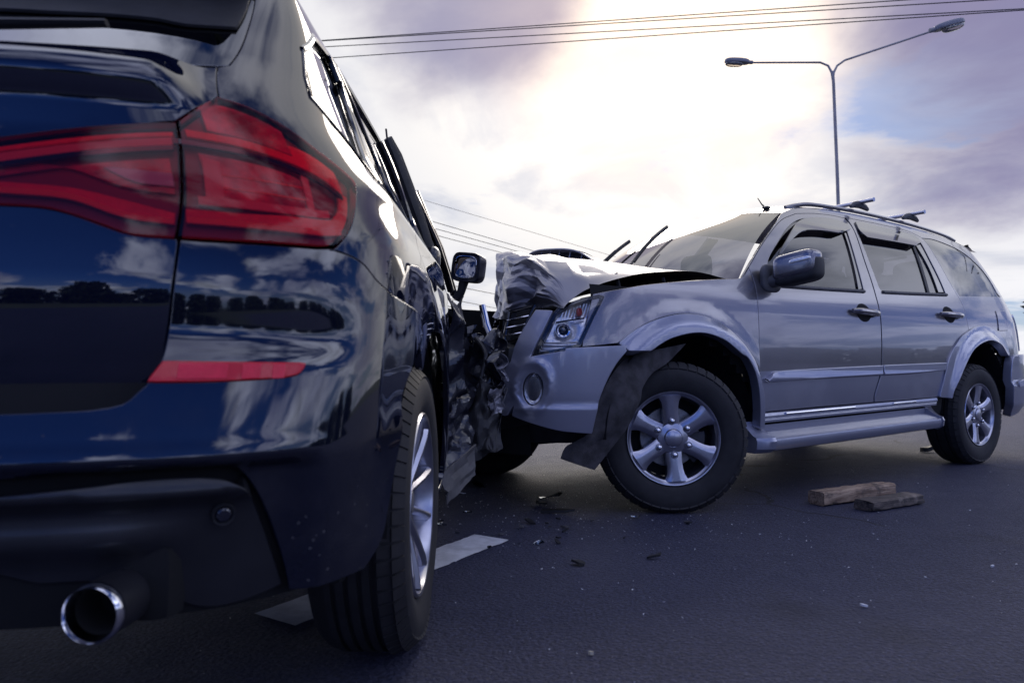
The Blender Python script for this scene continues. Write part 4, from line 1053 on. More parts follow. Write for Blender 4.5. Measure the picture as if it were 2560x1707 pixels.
for k in range(2): lamp_piece('indicator_rib', band(-.512, -.40, lambda u, k=k: 1.006+k*.022, lambda u, k=k: 1.0075+k*.022, 4), 'red_bright', LMP, -.0065)
for k, (a, c) in enumerate(((-.526, -.508), (-.402, -.392))):
    lamp_piece('indicator_post', [(a, .988, 1), (c, .987, 1), (c+.004, 1.05, 1), (a+.004, 1.054, 1)], 'red_pink', LMP, -.005)
# inner unit on the tailgate
LMI = lamp_piece('tail_lamp', lamp_in, 'red_lens', TG, .006, gap=.0008, depth=.02)
lamp_piece('lamp_base', lamp_in, 'red_dark', LMI, -.014, gap=.003)
it = lambda u: interp([(-.735, 1.045), (-.704, 1.0548), (-.675, 1.0644), (-.63, 1.079), (-.582, 1.0924), (-.54, 1.1027)], u)
lamp_piece('light_bar', band(-.728, -.546, lambda u: it(u)-.016, lambda u: it(u)-.010), 'red_bright', LMI, -.004)
lamp_piece('lamp_cover', band(-.728, -.546, lambda u: it(u)-.030, lambda u: it(u)-.018), 'red_pink', LMI, -.006)
lamp_piece('lamp_divider', band(-.735, -.55, lambda u: it(u)-.041, lambda u: it(u)-.034), 'gloss_black', LMI, -.001)
il = lambda u: interp([(-.735, .978), (-.70, .974), (-.665, .972), (-.64, .966), (-.615, .951), (-.59, .942), (-.556, .939)], u)
lamp_piece('light_bar', band(-.730, -.558, lambda u: il(u), lambda u: il(u)+.016+.010*sstep(-.66, -.60, u)*sstep(-.55, -.60, u)), 'red_bright', LMI, -.004)
lamp_piece('light_tube', band(-.726, -.560, lambda u: il(u)-.001, lambda u: il(u)+.006), 'red_painted_glow', LMI, .001)
lamp_piece('lamp_cover', band(-.720, -.556, lambda u: il(u)+.050-.0*u, lambda u: it(u)-.052), 'red_mid', LMI, -.008)
lamp_piece('reverse_lamp', [(-.617, 1.022, 1), (-.556, 1.020, 1), (-.556, 1.000, 1), (-.585, 1.001), (-.600, 1.008)], 'lamp_white', LMI, -.004)
# ---- exhaust
EX = MB().lathe([(.033, .02), (.0345, .003), (.0375, -.002), (.0405, .002), (.0415, .012), (.0405, .016)], (.580, -.905, .385), (0, 1, 0), 48).done('exhaust_tip', 'chrome', DARK, auto=60)
MB().lathe([(.0405, .015), (.040, .16), (.038, .30)], (.580, -.905, .385), (0, 1, 0), 40).done('exhaust_pipe', 'grey_diffuser', EX)
MB().lathe([(.033, .02), (.033, .10), (.030, .16), (0, .16)], (.580, -.905, .385), (0, 1, 0), 40).done('exhaust_bore', 'soot', EX)
# ---- quarter panel, roof side
AR = [(.0, .37), .455]
def arch_pts(a0, a1, n, r=.452, cz=.375, cy=0.0):
    return [(cy-D_YC+r*math.sin(lerp(a0, a1, i/n)), cz+r*math.cos(lerp(a0, a1, i/n))) for i in range(n+1)]
qg = DB['qglass']
def haunch(u, z):
    y = u+D_YC; r = math.hypot(y, z-.375)
    return .014*sstep(.62, .47, r)+.010*math.exp(-((z-1.075)/.03)**2)*sstep(-.30, -.1, u)
zE = [(-.48, 1.58), (-.3, 1.615), (0, 1.645), (.6, 1.66), (1.2, 1.655), (1.7, 1.62), (2.0, 1.56)]
roofl = [(u, interp(zE, u)) for u in (-.30, -.1, .2, .6, 1.0, 1.3)]
quarter = [(-.4741, 1.2460, 1), (*rg[0][:2], 1)]+[p[:2] for p in rg[1:4]]+[rg[4]]+[(-.360, 1.54), (-.345, 1.60, 1)]+roofl+[(1.65, 1.625, 1), (1.60, 1.565, 1)]+[(1.2, 1.575), (.7, 1.570), (.35, 1.545), (.10, 1.492), (-.10, 1.435), (-.235, 1.372, 1)]+[(-.272, 1.30), (-.280, 1.245), (-.225, 1.205), (-.165, 1.170)]+[(-.085, 1.130, 1), (.10, 1.117), (.235, 1.115, 1), (.245, 1.05), (.262, .98), (.300, .90, 1)]+[p for p in arch_pts(-.05, -.80, 8)][1:-1]+[(*bs[4], 1)]+[p for p in bs[3:1:-1]]+[(*bs[0], 1)]+[(-.3816+.012, .9247)]+[(p[0]+.004, p[1]) for p in lamp[10:7:-1]]+[(p[0]+.003, p[1]+.003) for p in lamp[7:2:-1]]+[(-.4785, 1.1715, 1)]
QP = dp('quarter_panel', [quarter], 'dark_paint', off=haunch, step=.022, bstep=.012)
# doors below the belt
def door(name, y0, y1, warp, mat, arch=None, **kw):
    u0, u1 = y0-D_YC, y1-D_YC
    if arch: loop = arch+[(u0+.30, .30, 1), (u1, .30, 1), (u1, .7), (u1, 1.112, 1), (lerp(u0, u1, .5), 1.112), (.238, 1.112, 1), (.248, 1.05), (.265, .98)]
    else: loop = [(u0, .30, 1), (u1, .30, 1), (u1, .7), (u1, 1.12, 1), (u0, 1.12, 1), (u0, .7)]
    return dp(name, [loop], mat, warp=warp, **kw)
RDR = door('rear_door', -.05, .80, dent, 'dark_paint', arch=[(.304, .90, 1)]+[p for p in arch_pts(.10, 1.62, 16)], off=haunch, step=.02, bstep=.012)
FDR = door('front_door', .81, 1.86, dent, 'dark_crumple', step=.016, bstep=.016)
# front wing, torn
def wing(u, v):
    y = lerp(1.87, 3.35, u); z = lerp(.42, 1.05, v)
    return dent(Vector((d_w(y, z)-.03*sstep(.8, 1.05, z), y, z)))
wg = MB(); n1, n2 = 70, 40
for i in range(n1+1):
    for j in range(n2+1): wg.v.append(tuple(wing(i/n1, j/n2)))
for i in range(n1):
    for j in range(n2):
        y = lerp(1.87, 3.35, (i+.5)/n1); z = lerp(.42, 1.05, (j+.5)/n2)
        if math.hypot(y-2.864, z-.36) > .42: a = i*(n2+1)+j; wg.f.append((a, a+n2+1, a+n2+2, a+1))
wg.done('front_wing', 'dark_crumple', DARK, auto=30)
MB().grid(lambda u, v: Vector((lerp(-.86, .80, u), lerp(1.75, 3.5, v), 1.02+.10*math.sin(u*math.pi)-.25*max(0, v-.5)**1.5)), 20, 16).done('bonnet', 'dark_crumple', DARK)
MB().grid(lambda u, v: Vector((lerp(-.88, .84, u), 3.45-.12*(2*u-1)**2, lerp(.3, .95, v))), 12, 6).done('front_bumper', 'dark_paint', DARK)
# far flank and roof
def farf(u, v):
    y = lerp(-.35, 3.4, u); z = lerp(.30, 1.12, v); return (-d_w(y, z)+.022, y, z)
ff = MB(); n1, n2 = 80, 16
for i in range(n1+1):
    for j in range(n2+1): ff.v.append(farf(i/n1, j/n2))
for i in range(n1):
    for j in range(n2):
        y = lerp(-.35, 3.4, (i+.5)/n1); z = lerp(.30, 1.12, (j+.5)/n2)
        if math.hypot(y, z-.37) > .44 and math.hypot(y-2.864, z-.37) > .44: a = i*(n2+1)+j; ff.f.append((a, a+1, a+n2+2, a+n2+1))
ff.done('flank_skin', 'dark_paint', DARK)
def rp(u, v):
    uu = lerp(-.36, 1.66, v); s = lerp(-1, 1, u); z = interp(zE, uu); w = Vector(d_pt(uu, z)).x; y = Vector(d_pt(uu, z)).y
    return Vector((w*s, y-.10*(1-s*s)*sstep(.2, -.36, uu), z+.05*(1-abs(s)**2.6)))
DRF = MB().grid(rp, 32, 30).done('roof', 'dark_paint', DARK, auto=60)
for sg in (1, -1):
    MB().tube([(sg*lerp(.52, .53, math.sin(t/8*3.14)), lerp(-.35, 1.25, t/8), 1.690+.012*math.sin(t/8*3.14)) for t in range(9)], .016, 8).done('roof_rail', 'gloss_black', DRF)
# side glass: one dark band from the quarter to the screen pillar
def gside(u, z): p = Vector(d_pt(u, z)); return p+Vector((-.010, 0, -.002))
gloop = [(-.228, 1.368, 1), (-.272, 1.30), (-.278, 1.245), (-.222, 1.205), (-.16, 1.170), (-.085, 1.132, 1), (.235, 1.118), (.7, 1.118), (1.15, 1.12), (2.05, 1.12, 1), (1.95, 1.22), (1.6, 1.56, 1), (1.2, 1.572), (.7, 1.567), (.35, 1.542), (.10, 1.488), (-.10, 1.430)]
GS = panel('side_glass', [gloop], gside, 'window_dark', DARK, sgn=1, step=.03, bstep=.02, gap=.001, depth=.003, bev=.001, warp=lambda p: p+(dent(p)-p)*.8)
g2 = MB().grid(lambda u, v: (-Vector(d_pt(lerp(-.2, 1.75, u), lerp(1.12, 1.62, v))).x, lerp(-.5, 1.5, u), lerp(1.12, 1.62, v)), 10, 6).done('side_pane', 'window_dark', DARK)
warpg = lambda p: p+(dent(p)-p)*.8
def bar(name, uz, mat, w, o):
    P = []
    for u, z in smooth_line(uz, .05): p = warpg(Vector(d_pt(u, z))); P.append(p+Vector((o, 0, o*.4)))
    return MB().tube(P, w, 8).done(name, mat, GS)
bar('window_surround', [(-.238, 1.378), (-.10, 1.438), (.10, 1.495), (.35, 1.548), (.7, 1.574), (1.2, 1.578), (1.6, 1.567)], 'gloss_black', .008, -.002)
bar('window_surround', [(-.238, 1.378), (-.276, 1.30), (-.283, 1.245), (-.226, 1.203), (-.163, 1.168), (-.085, 1.127), (.235, 1.114), (.7, 1.112), (1.15, 1.114), (1.5, 1.118)], 'gloss_black', .003, .001)
bar('door_pillar', [(-.045, 1.125), (.14, 1.30), (.215, 1.455), (.20, 1.515)], 'gloss_black', .008, -.001)
bar('door_pillar', [(-.015, 1.125), (.17, 1.30), (.245, 1.455), (.23, 1.525)], 'gloss_black', .0035, .003)
bar('glazing_bar', [(.38, 1.13), (.42, 1.30), (.36, 1.45), (.30, 1.53)], 'gloss_black', .0065, .0)
bar('centre_pillar', [(1.12, 1.12), (1.14, 1.30), (1.08, 1.45), (1.00, 1.56)], 'gloss_black', .017, -.004)
# bent frame of the front door standing off the car
MB().tube([(.642, .93, 1.665), (.668, .97, 1.60), (.705, 1.03, 1.49), (.745, 1.10, 1.37), (.775, 1.15, 1.27), (.79, 1.17, 1.20)], [.014, .022, .024, .024, .022, .016], 8, flat=1.6).done('bent_door_frame', 'black_plastic', DARK, auto=40)
MB().tube([(.640, .925, 1.66), (.636, .92, 1.70)], .004, 6).done('frame_tip', 'black_plastic', DARK)
MB().tube([(.655, 1.55, 1.60), (.70, 1.63, 1.50), (.76, 1.73, 1.36), (.80, 1.81, 1.22), (.82, 1.86, 1.14)], .020, 8).done('screen_pillar', 'gloss_black', DARK)
MB().tube([(.66, 1.60, 1.615), (.705, 1.69, 1.50), (.765, 1.80, 1.36), (.805, 1.89, 1.22), (.83, 1.95, 1.13)], .022, 8).done('screen_pillar', 'dark_crumple', DARK)
sell((.805, 1.165, 1.205), (.030, .075, .050), .7, .8).done('door_handle', 'dark_crumple', DARK)
# windscreen seen edge-on
MB().grid(lambda u, v: Vector((lerp(-1, 1, u)*lerp(.80, .62, v), lerp(1.95, 1.45, v)+.15*(1-(2*u-1)**2), lerp(1.10, 1.62, v))), 12, 8).done('windscreen', 'windscreen', DARK)
# door mirror knocked back, glass towards us
mh = sell((0, 0, 0), (.085, .065, .078), .45, .5)
mm = Matrix.Rotation(R(-24), 3, 'Z')@Matrix.Rotation(R(8), 3, 'Y')
MC = Vector((.925, 1.72, 1.245))
mh.v = [tuple(mm@Vector((x, max(y, -.035), z))+MC) for x, y, z in mh.v]
DM = mh.done('door_mirror', 'dark_crumple', DARK, auto=40)
mg = sell((0, -.037, 0), (.064, .003, .058), .5, .5); mg.v = [tuple(mm@Vector(v)+MC) for v in mg.v]
mg.done('mirror_glass', 'mirror_glass', DM)
MB().tube([(.86, 1.74, 1.08), (.885, 1.73, 1.12), (.905, 1.72, 1.19)], [.028, .022, .028], 10).done('mirror_arm', 'black_plastic', DM)
# underbody, wheel housings, sill
MB().box((0, 1.4, .34), (1.6, 3.6, .16)).box((0, -.55, .40), (1.3, .55, .12)).done('underbody', 'dark_inner', DARK, bevel=.03)
for cy in (0, 2.864):
    for sg in (1, -1):
        MB().lathe([(.45, 0), (.45, -.34), (.08, -.34)], (sg*.90, cy, .375), (sg, 0, 0), 40, -math.pi*.5, math.pi*.5).done('wheel_housing', 'dark_inner', DARK)
MB().grid(lambda u, v: Vector((lerp(-.55, .55, u), lerp(-.3, 1.6, v), 1.0)), 2, 2).done('cabin_floor', 'dark_inner', DARK)
for x in (-.38, .38):
    for y in (.35, 1.15): sell((x, y, 1.15), (.24, .09, .36), .5, .45).done('seat', 'seat_cloth', DARK)
# wheels
def dark_wheel(loc, rz):
    rim = MB().lathe([(.236, -.020), (.240, -.010), (.236, -.004), (.230, -.006), (.226, -.016), (.222, -.06), (.214, -.21), (.226, -.235)], (0, 0, 0), (0, 1, 0), 72)
    w = rim.done('wheel', 'alloy', DARK, loc=loc, rot=(0, 0, rz), auto=40)
    tyre_mesh(.364, .238, .228, 64, .006, (-.070, -.099, -.129, -.158)).done('tyre', 'tyre', w, auto=32)
    for k in range(5):
        for sg in (-1, 1):
            a = 2*math.pi*k/5+.25
            secs = [(.030, sg*.006, .016, -.045), (.070, sg*.018, .015, -.038), (.110, sg*.034, .013, -.028), (.150, sg*.050, .012, -.018), (.190, sg*.064, .013, -.010), (.214, sg*.074, .017, -.008)]
            spoke_mesh(secs, a, .2, .055).done('spoke', 'alloy', w, auto=25)
    MB().lathe([(.0, .004), (.028, .003), (.034, -.004), (.060, -.012), (.064, -.06)], (0, -.036, 0), (0, 1, 0), 36).done('hub_cap', 'alloy_dull', w)
    MB().lathe([(.02, -.105), (.165, -.105), (.167, -.13), (.02, -.13)], (0, 0, 0), (0, 1, 0), 40).done('brake_disc', 'dull_steel', w)
    MB().lathe([(.0, -.14), (.218, -.14)], (0, 0, 0), (0, 1, 0), 24).done('backing_plate', 'dark_inner', w)
    return w
dark_wheel((.920, 0, .361), -math.pi/2)
dark_wheel((.905, 2.864, .361), -math.pi/2-R(9))
dark_wheel((-.92, 0, .361), math.pi/2)
dark_wheel((-.92, 2.864, .361), math.pi/2)

# the far side repeats the near one
for o, par in ((LMP, DARK), (QP, DARK), (LMI, TG), (EX, DARK)):
    c = copy_tree(o, par); c.scale.x = -1
for o in [q for q in BUM.children if q.name.startswith('reflector')]:
    c = copy_tree(o, BUM); c.scale.x = -1

# ---------------------------------------------------------------- torn metal where the two cars meet
def to_silver(p):
    d = Vector((p[0]-.31865, p[1]-4.13528)); e1 = Vector((.84010, .54244)); e2 = Vector((.54244, -.84010))
    return Vector((-d.dot(e1), d.dot(e2), p[2]))
def to_dark(p): return Vector((p[0]+1.153, p[1]-1.845, p[2]))
def crumple(name, a, bq, c, mat, par, conv, seed, amp=.05, thick=.002, nu=30, nv=40, ragged=.25):
    """torn sheet spanning corner a, along bq-a and c-a (world metres), folded and ragged"""
    a, bq, c = Vector(a), Vector(bq), Vector(c); e = bq-a; f = c-a; n = e.cross(f).normalized()
    def fn(u, v):
        rg = 1+ragged*noise.noise(Vector((u*5, seed*3.1, v*5)))
        p = a+e*(.5+(u-.5)*rg)+f*(.5+(v-.5)*rg)
        h = facet(u*2.4+seed*7.7, v*3.0+seed, seed)*1.7+facet(u*6.0+seed, v*7.0, seed+.5)*.5
        return conv(p+n*h*amp+e*.10*facet(u*3, v*3+seed, seed+2)+f*.06*facet(u*3+9, v*3, seed+3))
    return MB().grid(fn, nu, nv).done(name, mat, par, auto=9, thick=thick)
S_, D_ = SILV, DARK
crumple('torn_panel', (-.16, 3.20, .48), (-.06, 3.16, .50), (-.17, 3.24, .84), 'silver_crumple', S_, to_silver, 1, .06)
crumple('torn_panel', (-.20, 3.20, .56), (-.06, 3.08, .60), (-.18, 3.25, .88), 'dark_crumple', S_, to_silver, 2, .07)
crumple('torn_panel', (-.12, 3.20, .62), (-.02, 3.14, .66), (-.13, 3.24, .76), 'silver_crumple', S_, to_silver, 3, .05)
crumple('grille_shell', (-.06, 3.38, .68), (.10, 3.30, .70), (-.04, 3.42, .96), 'black_plastic', S_, to_silver, 4, .03)
crumple('torn_panel', (-.22, 3.00, .30), (-.04, 3.02, .34), (-.22, 3.06, .62), 'black_plastic', S_, to_silver, 5, .05)
crumple('torn_panel', (-.12, 3.14, .50), (-.03, 3.10, .52), (-.13, 3.18, .66), 'dark_crumple', S_, to_silver, 6, .05)
crumple('torn_flank', (-.26, 2.90, .42), (-.20, 3.30, .46), (-.28, 2.92, 1.02), 'dark_crumple', D_, to_dark, 7, .07, nu=40, nv=50)
crumple('torn_flank', (-.30, 3.25, .50), (-.17, 3.50, .52), (-.32, 3.30, .92), 'dark_crumple', D_, to_dark, 8, .08)
crumple('torn_flank', (-.25, 2.75, .30), (-.16, 3.05, .34), (-.27, 2.78, .58), 'dark_crumple', D_, to_dark, 9, .05)
crumple('torn_sill', (-.235, 2.46, .23), (-.14, 2.72, .30), (-.245, 2.49, .34), 'grey_plastic', D_, to_dark, 10, .012, .006, 8, 6, .1)
crumple('hanging_foil', (-.12, 3.05, .50), (-.05, 3.02, .52), (-.10, 3.06, .62), 'silver_crumple', S_, to_silver, 12, .03, .001)
crumple('hanging_foil', (-.17, 3.08, .44), (-.13, 3.05, .46), (-.10, 3.06, .58), 'grey_plastic', S_, to_silver, 13, .03, .001)
# remains of the grille: frame, bars and the chrome upright
MB().tube([to_silver(p) for p in ((-.145, 3.30, 1.025), (-.125, 3.27, .93), (-.075, 3.22, .80))], [.016, .018, .015], 8, flat=.5).done('grille_upright', 'chrome', S_)
KB = lambda p: (p[0]*1.045, p[1]*1.045, .72+(p[2]-.72)*1.045)
gf = [to_silver(KB(p)) for p in ((-.01, 3.20, .985), (.10, 3.13, 1.005), (.035, 3.11, .85), (-.04, 3.16, .84))]
MB().tube(gf+[gf[0]], .011, 8).done('grille_frame', 'gloss_black', S_)
for t in (.3, .55, .8):
    MB().tube([gf[0].lerp(gf[3], t), gf[1].lerp(gf[2], t)], .010, 8, flat=.6).done('grille_bar', 'chrome', S_)
MB().grid(lambda u, v: gf[0].lerp(gf[1], u).lerp(gf[3].lerp(gf[2], u), v)+Vector((-.05, -.01, 0)), 6, 6).done('grille_back', 'dark_inner', S_)
MB().box(to_silver(KB((-.02, 3.17, .79))), (.12, .20, .075), Matrix.Rotation(R(-8), 3, 'X')).done('bumper_beam', 'black_plastic', S_, bevel=.012)
MB().box(to_silver(KB((-.04, 3.18, .62))), (.10, .12, .16), Matrix.Rotation(R(14), 3, 'Z')).done('bumper_bracket', 'black_plastic', S_, bevel=.012)

# hoses, wires and a bent bracket left hanging in the gap
for k, pts in enumerate((((-.17, 3.18, .86), (-.12, 3.12, .78), (-.14, 3.10, .66), (-.09, 3.08, .58)), ((-.06, 3.22, .74), (-.09, 3.14, .68), (-.07, 3.10, .56), (-.11, 3.08, .44)), ((-.20, 3.10, .62), (-.16, 3.05, .50), (-.19, 3.04, .38)))):
    MB().tube(smooth3([to_silver(p) for p in pts], 5), (.011, .005, .008)[k], 8).done(('coolant_hose', 'wire', 'coolant_hose')[k], 'black_plastic', S_)
MB().grid(lambda u, v: to_silver((lerp(-.15, -.05, u), lerp(3.30, 3.24, u), lerp(.50, .74, v))), 4, 4).done('radiator', 'dull_steel', S_, thick=.03)
MB().tube([to_silver(p) for p in ((-.13, 3.12, .47), (-.10, 3.08, .55), (-.04, 3.06, .57), (-.02, 3.06, .63))], .012, 6, flat=.3).done('bent_bracket', 'dull_steel', S_)
# ---------------------------------------------------------------- street lamp
LX, LY = 5.80, 12.0
ST = thing('street_lamp', 'tall double-armed street lamp standing behind the silver SUV', 'street lamp', (LX, LY, 0))
k = 12.0/9.0
zt_ = .72+(4.69-.72)*k
def LP(x, z): return (x*k-LX, 0, .72+(z-.72)*k)
MB().tube([(0.02*0, 0, 0), (0, 0, 2), (-.02, 0, 4), (-.06, 0, zt_-.2), (-.07, 0, zt_)], [.034, .032, .029, .026, .024], 14).done('pole', 'galvanised', ST)
MB().lathe([(.16, 0), (.16, .02), (.10, .03), (.09, .25)], (0, 0, 0), (0, 0, 1), 16).done('base_flange', 'galvanised', ST)
ax = -.07
MB().tube([(ax, 0, zt_-.15), (ax-.02, 0, zt_-.02), (ax-.08, 0, zt_+.10), (ax-.22, 0, zt_+.16), (2.95*k-LX+.35, 0, .72+(4.83-.72)*k-.03), (2.95*k-LX+.28, 0, .72+(4.83-.72)*k-.02)], [.022, .021, .019, .018, .017, .017], 10).done('arm', 'galvanised', ST)
MB().tube([(ax, 0, zt_-.15), (ax+.02, 0, zt_-.02), (ax+.08, 0, zt_+.10), (ax+.22, 0, zt_+.20), (5.68*k-LX, 0, .72+(5.25-.72)*k)], [.022, .021, .019, .018, .017], 10).done('arm', 'galvanised', ST)
def head(c, sg, tilt, sc):
    M = Matrix.Rotation(-tilt, 3, 'Y')
    def tr(v): w = M@Vector((v[0]*sc*sg, v[1]*sc, v[2]*sc)) if sg > 0 else Matrix.Rotation(tilt, 3, 'Y')@Vector((-v[0]*sc, v[1]*sc, v[2]*sc)); return tuple(Vector(c)+w)
    a = sell((.32, 0, .04), (.34, .13, .085), .6, .75); a.v = [tr((x, y, max(z, .0)+.05*(x/.66)*0)) for x, y, z in a.v]
    h = a.done('lamp_head', 'lamp_grey', ST)
    q = sell((.40, 0, .0), (.24, .11, .10), .7, .8); q.v = [tr((x, y, min(z, .004))) for x, y, z in q.v]
    q.done('lamp_glass', 'lamp_lens', h)
    e = MB().tube([tr((-.10, 0, .04)), tr((.02, 0, .04))], .05*sc, 10).done('lamp_socket', 'lamp_grey', h)
glass('lamp_lens', (.80, .78, .74), .12)
head((2.95*k-LX+.30, 0, .72+(4.83-.72)*k-.05), -1, R(3), .66)
head((5.68*k-LX, 0, .72+(5.25-.72)*k-.02), 1, R(16), .84)
# ---------------------------------------------------------------- overhead wires
def wire(p0, p1, sag, r, label, grp):
    p0 = Vector(p0); p1 = Vector(p1)
    pts = [p0.lerp(p1, i/40)-Vector((0, 0, sag*4*(i/40)*(1-i/40))) for i in range(41)]
    MB().tube(pts, r, 5, cap=False).done('overhead_wire', 'cable', None, label=label, cat='wire', group=grp)
WIRES = [
 ((-25.554, 38.0, 18.211), (35.067, 22.0, 14.363), 0.0, 0.022, 'topmost of the black overhead wires passing high above the street lamp', 'overhead wires above the street lamp'),
 ((-25.55, 38.0, 18.298), (35.056, 22.0, 14.012), 0.0, 0.022, 'second of the black overhead wires passing high above the street lamp', 'overhead wires above the street lamp'),
 ((-25.207, 38.0, 18.076), (34.925, 22.0, 13.51), 0.0, 0.022, 'third of the black overhead wires passing high above the street lamp', 'overhead wires above the street lamp'),
 ((-24.37, 38.0, 17.26), (34.644, 22.0, 13.713), 0.0, 0.022, 'lowest of the black overhead wires passing high above the street lamp', 'overhead wires above the street lamp'),
 ((-22.072, 14.0, 10.218), (18.208, 50.0, 5.741), 0.0, 0.01, 'topmost, very thin wire counted downward between the two cars', 'overhead wires behind the crash'),
 ((-21.995, 6.0, 8.257), (19.425, 60.0, 5.917), 0.0, 0.016, 'second wire counted downward between the two cars', 'overhead wires behind the crash'),
 ((-18.734, 6.0, 6.982), (15.57, 60.0, 6.812), 0.0, 0.016, 'third wire counted downward between the two cars', 'overhead wires behind the crash'),
 ((-14.551, 6.0, 5.616), (10.56, 60.0, 7.821), 0.0, 0.016, 'fourth wire counted downward between the two cars', 'overhead wires behind the crash'),
 ((-5.94, 6.0, 2.533), (2.844, 60.0, 6.366), 0.0, 0.018, 'fifth wire counted downward between the two cars', 'overhead wires behind the crash'),
 ((-4.534, 6.0, 2.127), (1.307, 60.0, 5.443), 0.0, 0.016, 'sixth wire counted downward between the two cars', 'overhead wires behind the crash'),
 ((-3.131, 6.0, 1.865), (-0.229, 60.0, 4.905), 0.0, 0.016, 'seventh wire counted downward between the two cars', 'overhead wires behind the crash'),
 ((-3.131, 6.0, 1.846), (-0.229, 60.0, 4.713), 0.0, 0.014, 'eighth wire counted downward between the two cars', 'overhead wires behind the crash'),
]
for p0, p1, sag, r, lab, grp in WIRES: wire(p0, p1, sag, r, lab, grp)
# ---------------------------------------------------------------- timber
def timber(name, c, L, W, Hh, rz, mat, seed, label):
    rnd = random.Random(seed); b = MB(); n = 26
    for i in range(n+1):
        x = lerp(-L/2, L/2, i/n)
        for k in range(16):
            a = 2*math.pi*(k+.5)/16; cy = math.copysign(min(1, abs(math.cos(a))*1.35), math.cos(a)); cz = math.copysign(min(1, abs(math.sin(a))*1.35), math.sin(a))
            e = 1+noise.noise(Vector((x*22, cy*2+seed, cz*2)))*.10+noise.noise(Vector((x*60, cy*5, cz*5+seed)))*.06
            b.v.append((x+(noise.noise(Vector((cy*3, cz*3, seed+i)))*.018 if i in (0, n) else 0), cy*W/2*e, cz*Hh/2*e))
    for i in range(n):
        for k in range(16): b.f.append((i*16+k, i*16+(k+1) % 16, (i+1)*16+(k+1) % 16, (i+1)*16+k))
    b.f.append(tuple(range(16))); b.f.append(tuple(n*16+k for k in range(16)))
    zmin = min(v[2] for v in b.v)
    b.done(name, mat, None, auto=40, label=label, cat='timber', loc=(c[0], c[1], -zmin+.001), rot=(0, 0, rz))
timber('timber_block', (1.865, 3.76), .60, .10, .070, R(28), 'wood_brown', 2, 'longer pale brown squared timber lying on the asphalt')
timber('timber_block', (1.965, 3.585), .43, .105, .050, R(29), 'wood_grey', 9, 'shorter dark grey weathered timber lying on the asphalt')
# ---------------------------------------------------------------- broken pieces on the road
def shard(name, c, size, mat, seed, label, tilt=.1, thick=.004, rz=0.0, z=.002, npts=7, asp=.6, cat='debris', group=None):
    rnd = random.Random(seed); L = []
    for i in range(npts):
        a = 2*math.pi*i/npts+rnd.uniform(-.25, .25); r = size*rnd.uniform(.55, 1.0); L.append((r*math.cos(a), r*math.sin(a)*asp))
    b = MB(); vs = []
    for s in (0, 1):
        for x, y in L: vs.append((x, y, s*thick+x*tilt*(1 if seed % 2 else -1)+(noise.noise(Vector((x*40, y*40, seed)))*size*.25)))
    n = npts; b.add(vs, [tuple(range(n))[::-1], tuple(range(n, 2*n))]+[(i, (i+1) % n, n+(i+1) % n, n+i) for i in range(n)])
    zm = min(v[2] for v in b.v)
    b.done(name, mat, None, smooth=False, label=label, cat=cat, group=group, loc=(c[0], c[1], z-zm), rot=(0, 0, rz))
SHARDS = [
 (('lens_shard', (0.209, 3.78), 0.085, 'clear_bit', 3, 'clear broken lens shard with a bright edge, lying tilted before the silver bumper'), {'tilt': 0.25, 'thick': 0.006, 'asp': 0.7}),
 (('plastic_fragment', (0.151, 3.621), 0.07, 'black_plastic', 4, 'black plastic fragment beside the clear lens shard'), {'tilt': 0.1, 'thick': 0.01, 'rz': 2.2, 'asp': 0.35}),
 (('trim_strip', (0.215, 3.423), 0.11, 'black_plastic', 5, 'narrow black trim strip lying flat near the clear lens shard'), {'tilt': 0.05, 'thick': 0.012, 'asp': 0.22}),
 (('lens_shard', (-0.2, 4.145), 0.075, 'clear_bit', 6, 'long clear plastic shard on the road beside the dark SUV rear wheel'), {'tilt': 0.15, 'rz': -0.9, 'asp': 0.45}),
 (('lens_shard', (-0.219, 3.433), 0.035, 'clear_bit', 7, 'small bluish glass piece near the end of the white road line'), {'tilt': 0.1}),
 (('plastic_fragment', (-0.293, 3.931), 0.03, 'white_bit', 8, 'small white fragment close to the dark SUV rear tyre'), {'tilt': 0.1}),
 (('trim_strip', (-0.396, 4.651), 0.12, 'clear_bit', 11, 'shiny bent trim strip under the torn sill of the dark SUV'), {'tilt': 0.3, 'rz': 0.6, 'asp': 0.25}),
 (('stone_chip', (1.06, 2.085), 0.014, 'white_bit', 12, 'small white chip alone on the open asphalt before the timbers'), {'tilt': 0.1, 'thick': 0.006, 'asp': 0.5}),
 (('stone_chip', (1.736, 2.498), 0.009, 'white_bit', 13, 'tiny pale chip on the asphalt to the side of the timbers'), {'tilt': 0.1, 'thick': 0.006}),
 (('stone_chip', (0.198, 1.742), 0.008, 'sand_bit', 14, 'tiny sandy stone on the asphalt in front of the dark SUV wheel'), {'tilt': 0.1, 'thick': 0.008}),
 (('plastic_fragment', (3.571, 5.892), 0.075, 'black_plastic', 15, 'black lump of plastic beside the rear wheel of the silver SUV'), {'tilt': 0.2, 'thick': 0.035, 'asp': 0.6}),
]
for a in SHARDS: shard(*a[0], **a[1])
rnd = random.Random(77)
KINDS = [('black_plastic', 'small black plastic fragment lying on the road under the crushed noses', 'black fragments under the crash'), ('clear_bit', 'small clear glass fragment lying on the road under the crushed noses', 'clear fragments under the crash'), ('grey_plastic', 'small grey plastic fragment lying on the road under the crushed noses', 'grey fragments under the crash')]
for k in range(26):
    mt, lb, gp = KINDS[(0, 1, 2, 0)[k % 4]]
    shard('crash_fragment', (rnd.gauss(.12, .28), rnd.gauss(3.10, .22)), rnd.uniform(.012, .040), mt, 200+k, lb, tilt=.2, thick=rnd.uniform(.002, .008), rz=rnd.uniform(0, 6), asp=rnd.uniform(.3, .8), group=gp)
